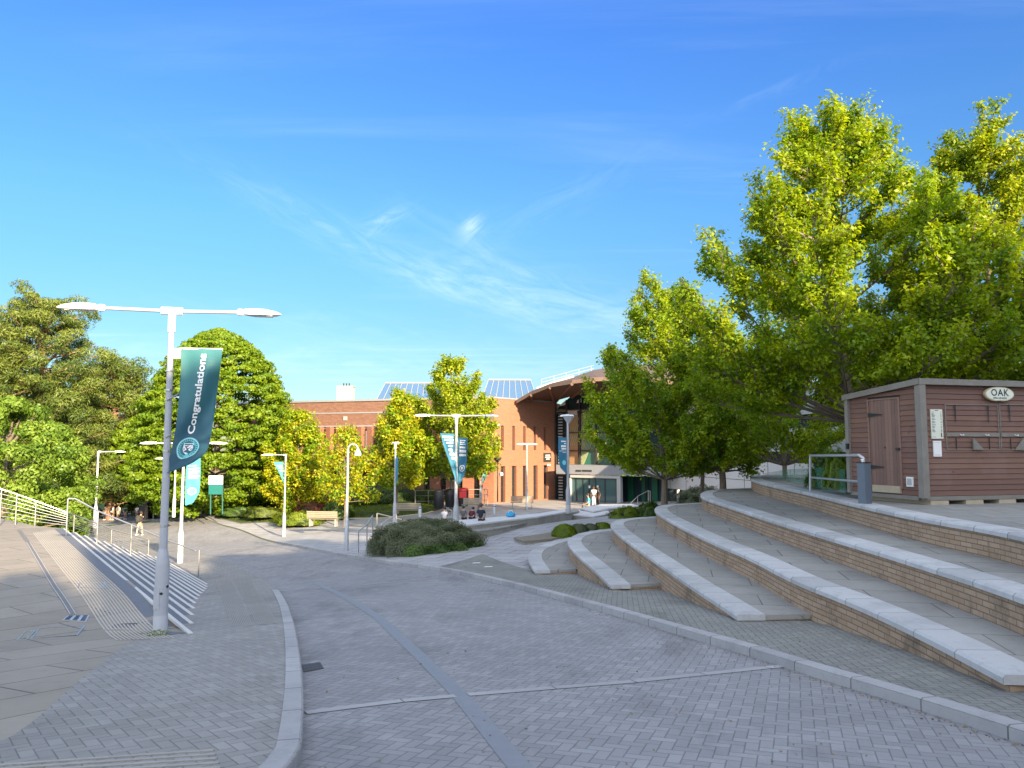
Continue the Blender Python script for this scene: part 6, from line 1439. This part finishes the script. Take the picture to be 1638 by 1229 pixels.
def person(loc, rz, label, shirt, trousers, skin=None, hair=None, pose='stand', scale=1.0, shorts=False, long_sleeve=False, stride=0, lean=0, group=None, armbend=.3, hairlong=False, shoe=None, nod=0):
    """local frame: +Y is where the person looks, z up, feet (or seat) at 0"""
    skin = skin or m_skin; hair = hair or m_hair; t = thing('person', loc, label, 'person', group, rz); s = scale; t.scale = (s, s, s); WMX[t.name] = Matrix.Translation(Vector(loc)) @ Matrix.Rotation(rz, 4, 'Z') @ Matrix.Scale(s, 4)
    v = lambda x, y, z: Vector((x, y, z))
    if pose == 'stand': hip = .92; rot = lean
    else: hip = .10; rot = lean
    def up(x, y, z): # torso point above hip, leaning forward
        return v(x, y*math.cos(rot)+z*math.sin(rot), hip+z*math.cos(rot)-y*math.sin(rot))
    V_ = [v(0, 0, hip), up(0, 0, .22), up(0, 0, .42), up(0, .01, .55), up(0, .03, .62), up(0, .05+nod*.5, .70), up(0, .06+nod, .80)]; Rd = [(.15, .11), (.13, .10), (.165, .11), (.07, .06), (.055, .055), (.085, .095), (.075, .085)]
    E_ = [(0, 1), (1, 2), (2, 3), (3, 4), (4, 5), (5, 6)]
    def add(p, r, par): V_.append(p); Rd.append(r); E_.append((par, len(V_)-1)); return len(V_)-1
    sl, tl = [], []
    for sx in (-1, 1):
        a = add(up(sx*.17, 0, .47), .06, 2); sw = -sx*stride*.5
        if pose == 'sit': e = up(sx*.25, .10, .24); h_ = up(sx*.16, .32, .10)
        elif pose == 'hold': e = up(sx*.24, .02, .20); h_ = up(sx*.10, .28, .22)
        else: e = up(sx*.24, sw*.5-.02, .19); h_ = up(sx*.23, sw+armbend*.35, -.04)
        b = add(e, .043, a); c = add(h_, .028, b); d = (h_-e).normalized(); p = add(h_+d*.05, (.035, .02), c)
        for k in range(4): 
            q = add(h_+d*(.10)+v((k-1.5)*.018, .0, 0), .0095, p); q2 = add(h_+d*(.155-.012*abs(k-1.3))+v((k-1.5)*.021, .015, -.004), .008, q)
        th = add(h_+d*.055+v(-sx*.035, .025, 0), .011, p); add(h_+d*.085+v(-sx*.045, .045, 0), .009, th)
        sl.append((a, b, c))
        l = add(v(sx*.09, 0, hip-.04), .085, 0)
        if pose in ('stand', 'hold'): k_ = v(sx*.10, sx*stride*.30+.02, .49); f_ = v(sx*.10, sx*stride*.55-.02, .09+abs(min(0, sx*stride))*.15)
        else: k_ = v(sx*.12, .42, .08); f_ = v(sx*.12, .46, -.34)
        if pose == 'hold': pass
        k1 = add(k_, .058, l); f1 = add(f_, .038, k1); to = add(f_+v(0, .10, -.055), .035, f1); add(f_+v(0, .19, -.065), .028, to); tl.append((l, k1, f1, to))
    skinmesh('body', V_, E_, Rd, skin, t)
    # clothing over the body
    SV = [V_[0]+v(0, 0, .0), V_[1], V_[2], V_[3]-(V_[3]-V_[2])*.25]; SR = [(.172, .135), (.155, .125), (.19, .135), (.10, .085)]; SE = [(0, 1), (1, 2), (2, 3)]
    for a, b, c in sl:
        i = len(SV); SV.append(V_[a]); SR.append(.078); SE.append((2, i)); SV.append(V_[a].lerp(V_[b], .95 if long_sleeve else .7)); SR.append(.062); SE.append((i, i+1))
        if long_sleeve: SV.append(V_[b].lerp(V_[c], .9)); SR.append(.045); SE.append((i+1, i+2))
    skinmesh('shirt', SV, SE, SR, shirt, t)
    TV = [v(0, 0, hip+.03), v(0, 0, hip-.05)]; TR = [(.165, .125), (.14, .12)]; TE = [(0, 1)]
    for l, k1, f1, to in tl:
        i = len(TV); TV.append(V_[l]-v(0, 0, .02)); TR.append(.10); TE.append((1, i)); TV.append(V_[l].lerp(V_[k1], .8) if shorts else V_[k1]); TR.append(.085 if shorts else .074); TE.append((i, i+1))
        if not shorts: TV.append(V_[k1].lerp(V_[f1], .93)); TR.append(.056); TE.append((i+1, i+2))
    skinmesh('trousers', TV, TE, TR, trousers, t)
    for l, k1, f1, to in tl:
        p = V_[f1]; MBo = MB(); M_ = Matrix.Identity(4)
        MBo.hexa([(p.x-.048, p.y-.07, p.z-.10), (p.x+.048, p.y-.07, p.z-.10), (p.x+.042, p.y+.21, p.z-.10), (p.x-.042, p.y+.21, p.z-.10)], [(p.x-.045, p.y-.065, p.z+.0), (p.x+.045, p.y-.065, p.z+.0), (p.x+.034, p.y+.20, p.z-.05), (p.x-.034, p.y+.20, p.z-.05)]); MBo.build('shoe', shoe or m_white, t, smooth=True, local=True, bevel=.015)
    hd = (V_[5]+V_[6])/2; 
    mb = MB(); n = 12
    mb.lathe((0, 0, 0), [(.03, -1)] + [(math.cos(a), math.sin(a)) for a in np.linspace(-1.0 if not hairlong else -1.3, 1.5, 9)], n); mb.v = [(hd.x+x*.112, hd.y-.018+y*.122+(.0 if z > 0 else -.015), hd.z+.035+z*.125*(1.25 if (hairlong and z < 0) else 1)) for x, y, z in mb.v]
    mb.v = [(x, min(y, hd.y+.075 if z < hd.z+.08 else y), z) for x, y, z in mb.v]; mb.build('hair', hair, t, smooth=True, local=True)
    # face: nose, eyes, ears
    fy = hd.y+.105; fz = hd.z-.01
    mb = MB(); mb.face([(hd.x-.012, fy-.01, fz-.03), (hd.x+.012, fy-.01, fz-.03), (hd.x, fy+.02, fz-.03)][::-1]); mb.face([(hd.x-.012, fy-.01, fz-.03), (hd.x, fy+.02, fz-.03), (hd.x, fy-.005, fz+.02)]); mb.face([(hd.x, fy+.02, fz-.03), (hd.x+.012, fy-.01, fz-.03), (hd.x, fy-.005, fz+.02)]); mb.build('nose', skin, t, local=True)
    mb = MB(); [mb.lathe((hd.x+q*.034, fy-.008, fz+.02), [(.004, -.008), (.011, 0), (.004, .008)], 6) for q in (-1, 1)]; mb.build('eyes', m_ink, t, local=True)
    mb = MB(); [mb.lathe((hd.x+q*.10, hd.y, fz), [(.008, -.03), (.018, 0), (.008, .03)], 6) for q in (-1, 1)]; mb.build('ears', skin, t, local=True)
    return t
def backpack(loc, rz, mat, label, s=1.0):
    t = thing('backpack', loc, label, 'backpack', None, rz); t.scale = (s, s, s); MB().box((0, 0, 0), (.30, .17, .44)).build('bag', mat, t, local=True, bevel=.06, smooth=True); MB().box((0, -.10, -.06), (.22, .07, .22)).build('pocket', mat, t, local=True, bevel=.03, smooth=True)
    for q in (-1, 1): MB().tube([(q*.10, .07, .20), (q*.12, .22, .24), (q*.13, .30, .10), (q*.12, .20, -.12), (q*.11, .07, -.18)], .018, 5).build('strap', mat, t, local=True)
    return t
w1_ = clothm('white', (.70, .70, .72)); bl_ = clothm('black', (.018, .018, .022)); nv_ = clothm('navy', (.012, .02, .045)); kh_ = clothm('khaki', (.42, .36, .26)); mr_ = clothm('maroon', (.10, .015, .035)); gr_ = clothm('grey', (.10, .11, .11)); tn_ = clothm('dark_green', (.02, .05, .04)); cy_ = clothm('cyan', (.03, .42, .50)); rd_ = clothm('tan', (.38, .28, .2)); bu_ = clothm('blue', (.04, .32, .58))
# walker on the path
d = ong(223, 857); wk = 37/F*d.y/1.75; person((d.x, d.y, d.z), R(-6), 'person walking away down the lit path in a black jacket and khaki trousers', bl_, kh_, long_sleeve=True, stride=.42, lean=.10, scale=wk)
backpack((d.x, d.y-.19*wk, d.z+1.27*wk), R(-6), clothm('charcoal', (.05, .05, .05)), 'charcoal backpack on the walker in khaki trousers', wk)
# group by the trees
for i, (px, pt_, pb, Y, sh_, tr_, lb, kw, bg) in enumerate(((167, 808, 831, 92, gr_, bl_, 'leftmost walker of the far group, in grey', {}, None), (178, 807, 831, 93, w1_, bl_, 'second walker of the far group, white sleeves under a black backpack', dict(shorts=True), bl_), (188.5, 807, 831, 94, w1_, kh_, 'third walker of the far group, white shirt and pale shorts', dict(shorts=True), gr_), (200, 810, 830, 96, tn_, rd_, 'fourth walker of the far group in a dark green top', dict(shorts=True), None), (218.5, 808, 829, 93, w1_, rd_, 'walker in a white shirt standing apart from the far group', dict(shorts=True), None))):
    d = ong(px, pb+1); h = (pb-pt_)/F*d.y; person((d.x, d.y, d.z), R(5*(i-2)), lb, sh_, tr_, stride=.15*(i % 2), scale=h/1.78, group='far group walking under the trees', **kw)
    if bg: backpack((d.x, d.y-.16, d.z+1.27*h/1.78), 0, bg, 'black backpack on the second walker' if bg is bl_ else 'grey backpack on the third walker', .9)
d = at(271, 826, 72); person((d.x, d.y, d.z), R(170), 'small far person in white beside the near lamp post', w1_, w1_, scale=.9)
# seated on the pale bench
zs = -3.27
for px, py, pt_, sh_, tr_, lb, rz, kw in ((711, 834.5, 811, w1_, bl_, 'seated person in a white shirt holding up a phone', R(20), dict(skin=m_skin)), (741, 832, 820, gr_, bl_, 'small seated person in grey between the lamp and the maroon one', R(-10), {}), (753, 831.5, 821, mr_, bl_, 'seated person bending forward in a maroon top', R(-25), dict(lean=.5)), (769, 835, 806, nv_, bl_, 'seated person in a navy top, largest of the four on the bench', R(-8), dict(hair=m_hairb))):
    g = onz(px, py-1.5, zs); h = at(px, pt_, g.y).z-zs; k = max(.62, min(1.1, h/.97)); person((g.x, g.y+.05, zs), rz, lb, sh_, tr_, pose='sit', scale=k, group='people seated on the pale bench', long_sleeve=(sh_ is mr_), **kw)
g = onz(817, 827, zs); t = thing('bag', (g.x, g.y, zs), 'light blue bag lying on the pale bench right of the seated people', 'bag')
MB().lathe((g.x, g.y, zs), [(.16, .0), (.23, .05), (.22, .16), (.13, .24), (.05, .26)], 12).build('body', bu_, t, smooth=True); MB().tube([(g.x-.12, g.y-.1, zs+.2), (g.x-.05, g.y-.14, zs+.33), (g.x+.08, g.y-.12, zs+.30), (g.x+.12, g.y-.1, zs+.19)], .018, 6).build('strap', w1_, t)
# entrance
d = at(950, 811, 56); k = (at(950, 777.5, 56).z-d.z)/1.78; person((d.x, d.y, d.z), R(160), 'person in a white top and pale trousers standing before the entrance doors', w1_, w1_, skin=m_skin2, scale=k)
d = at(957.5, 812, 55); person((d.x, d.y, d.z), R(120), 'person in black standing beside the one in white at the entrance', bl_, bl_, skin=m_skin2, scale=.78, hairlong=True)
d = at(941.5, 811, 52); person((d.x, d.y, d.z), R(100), 'seated person in a bright cyan top near the entrance', cy_, gr_, pose='sit', scale=.92)
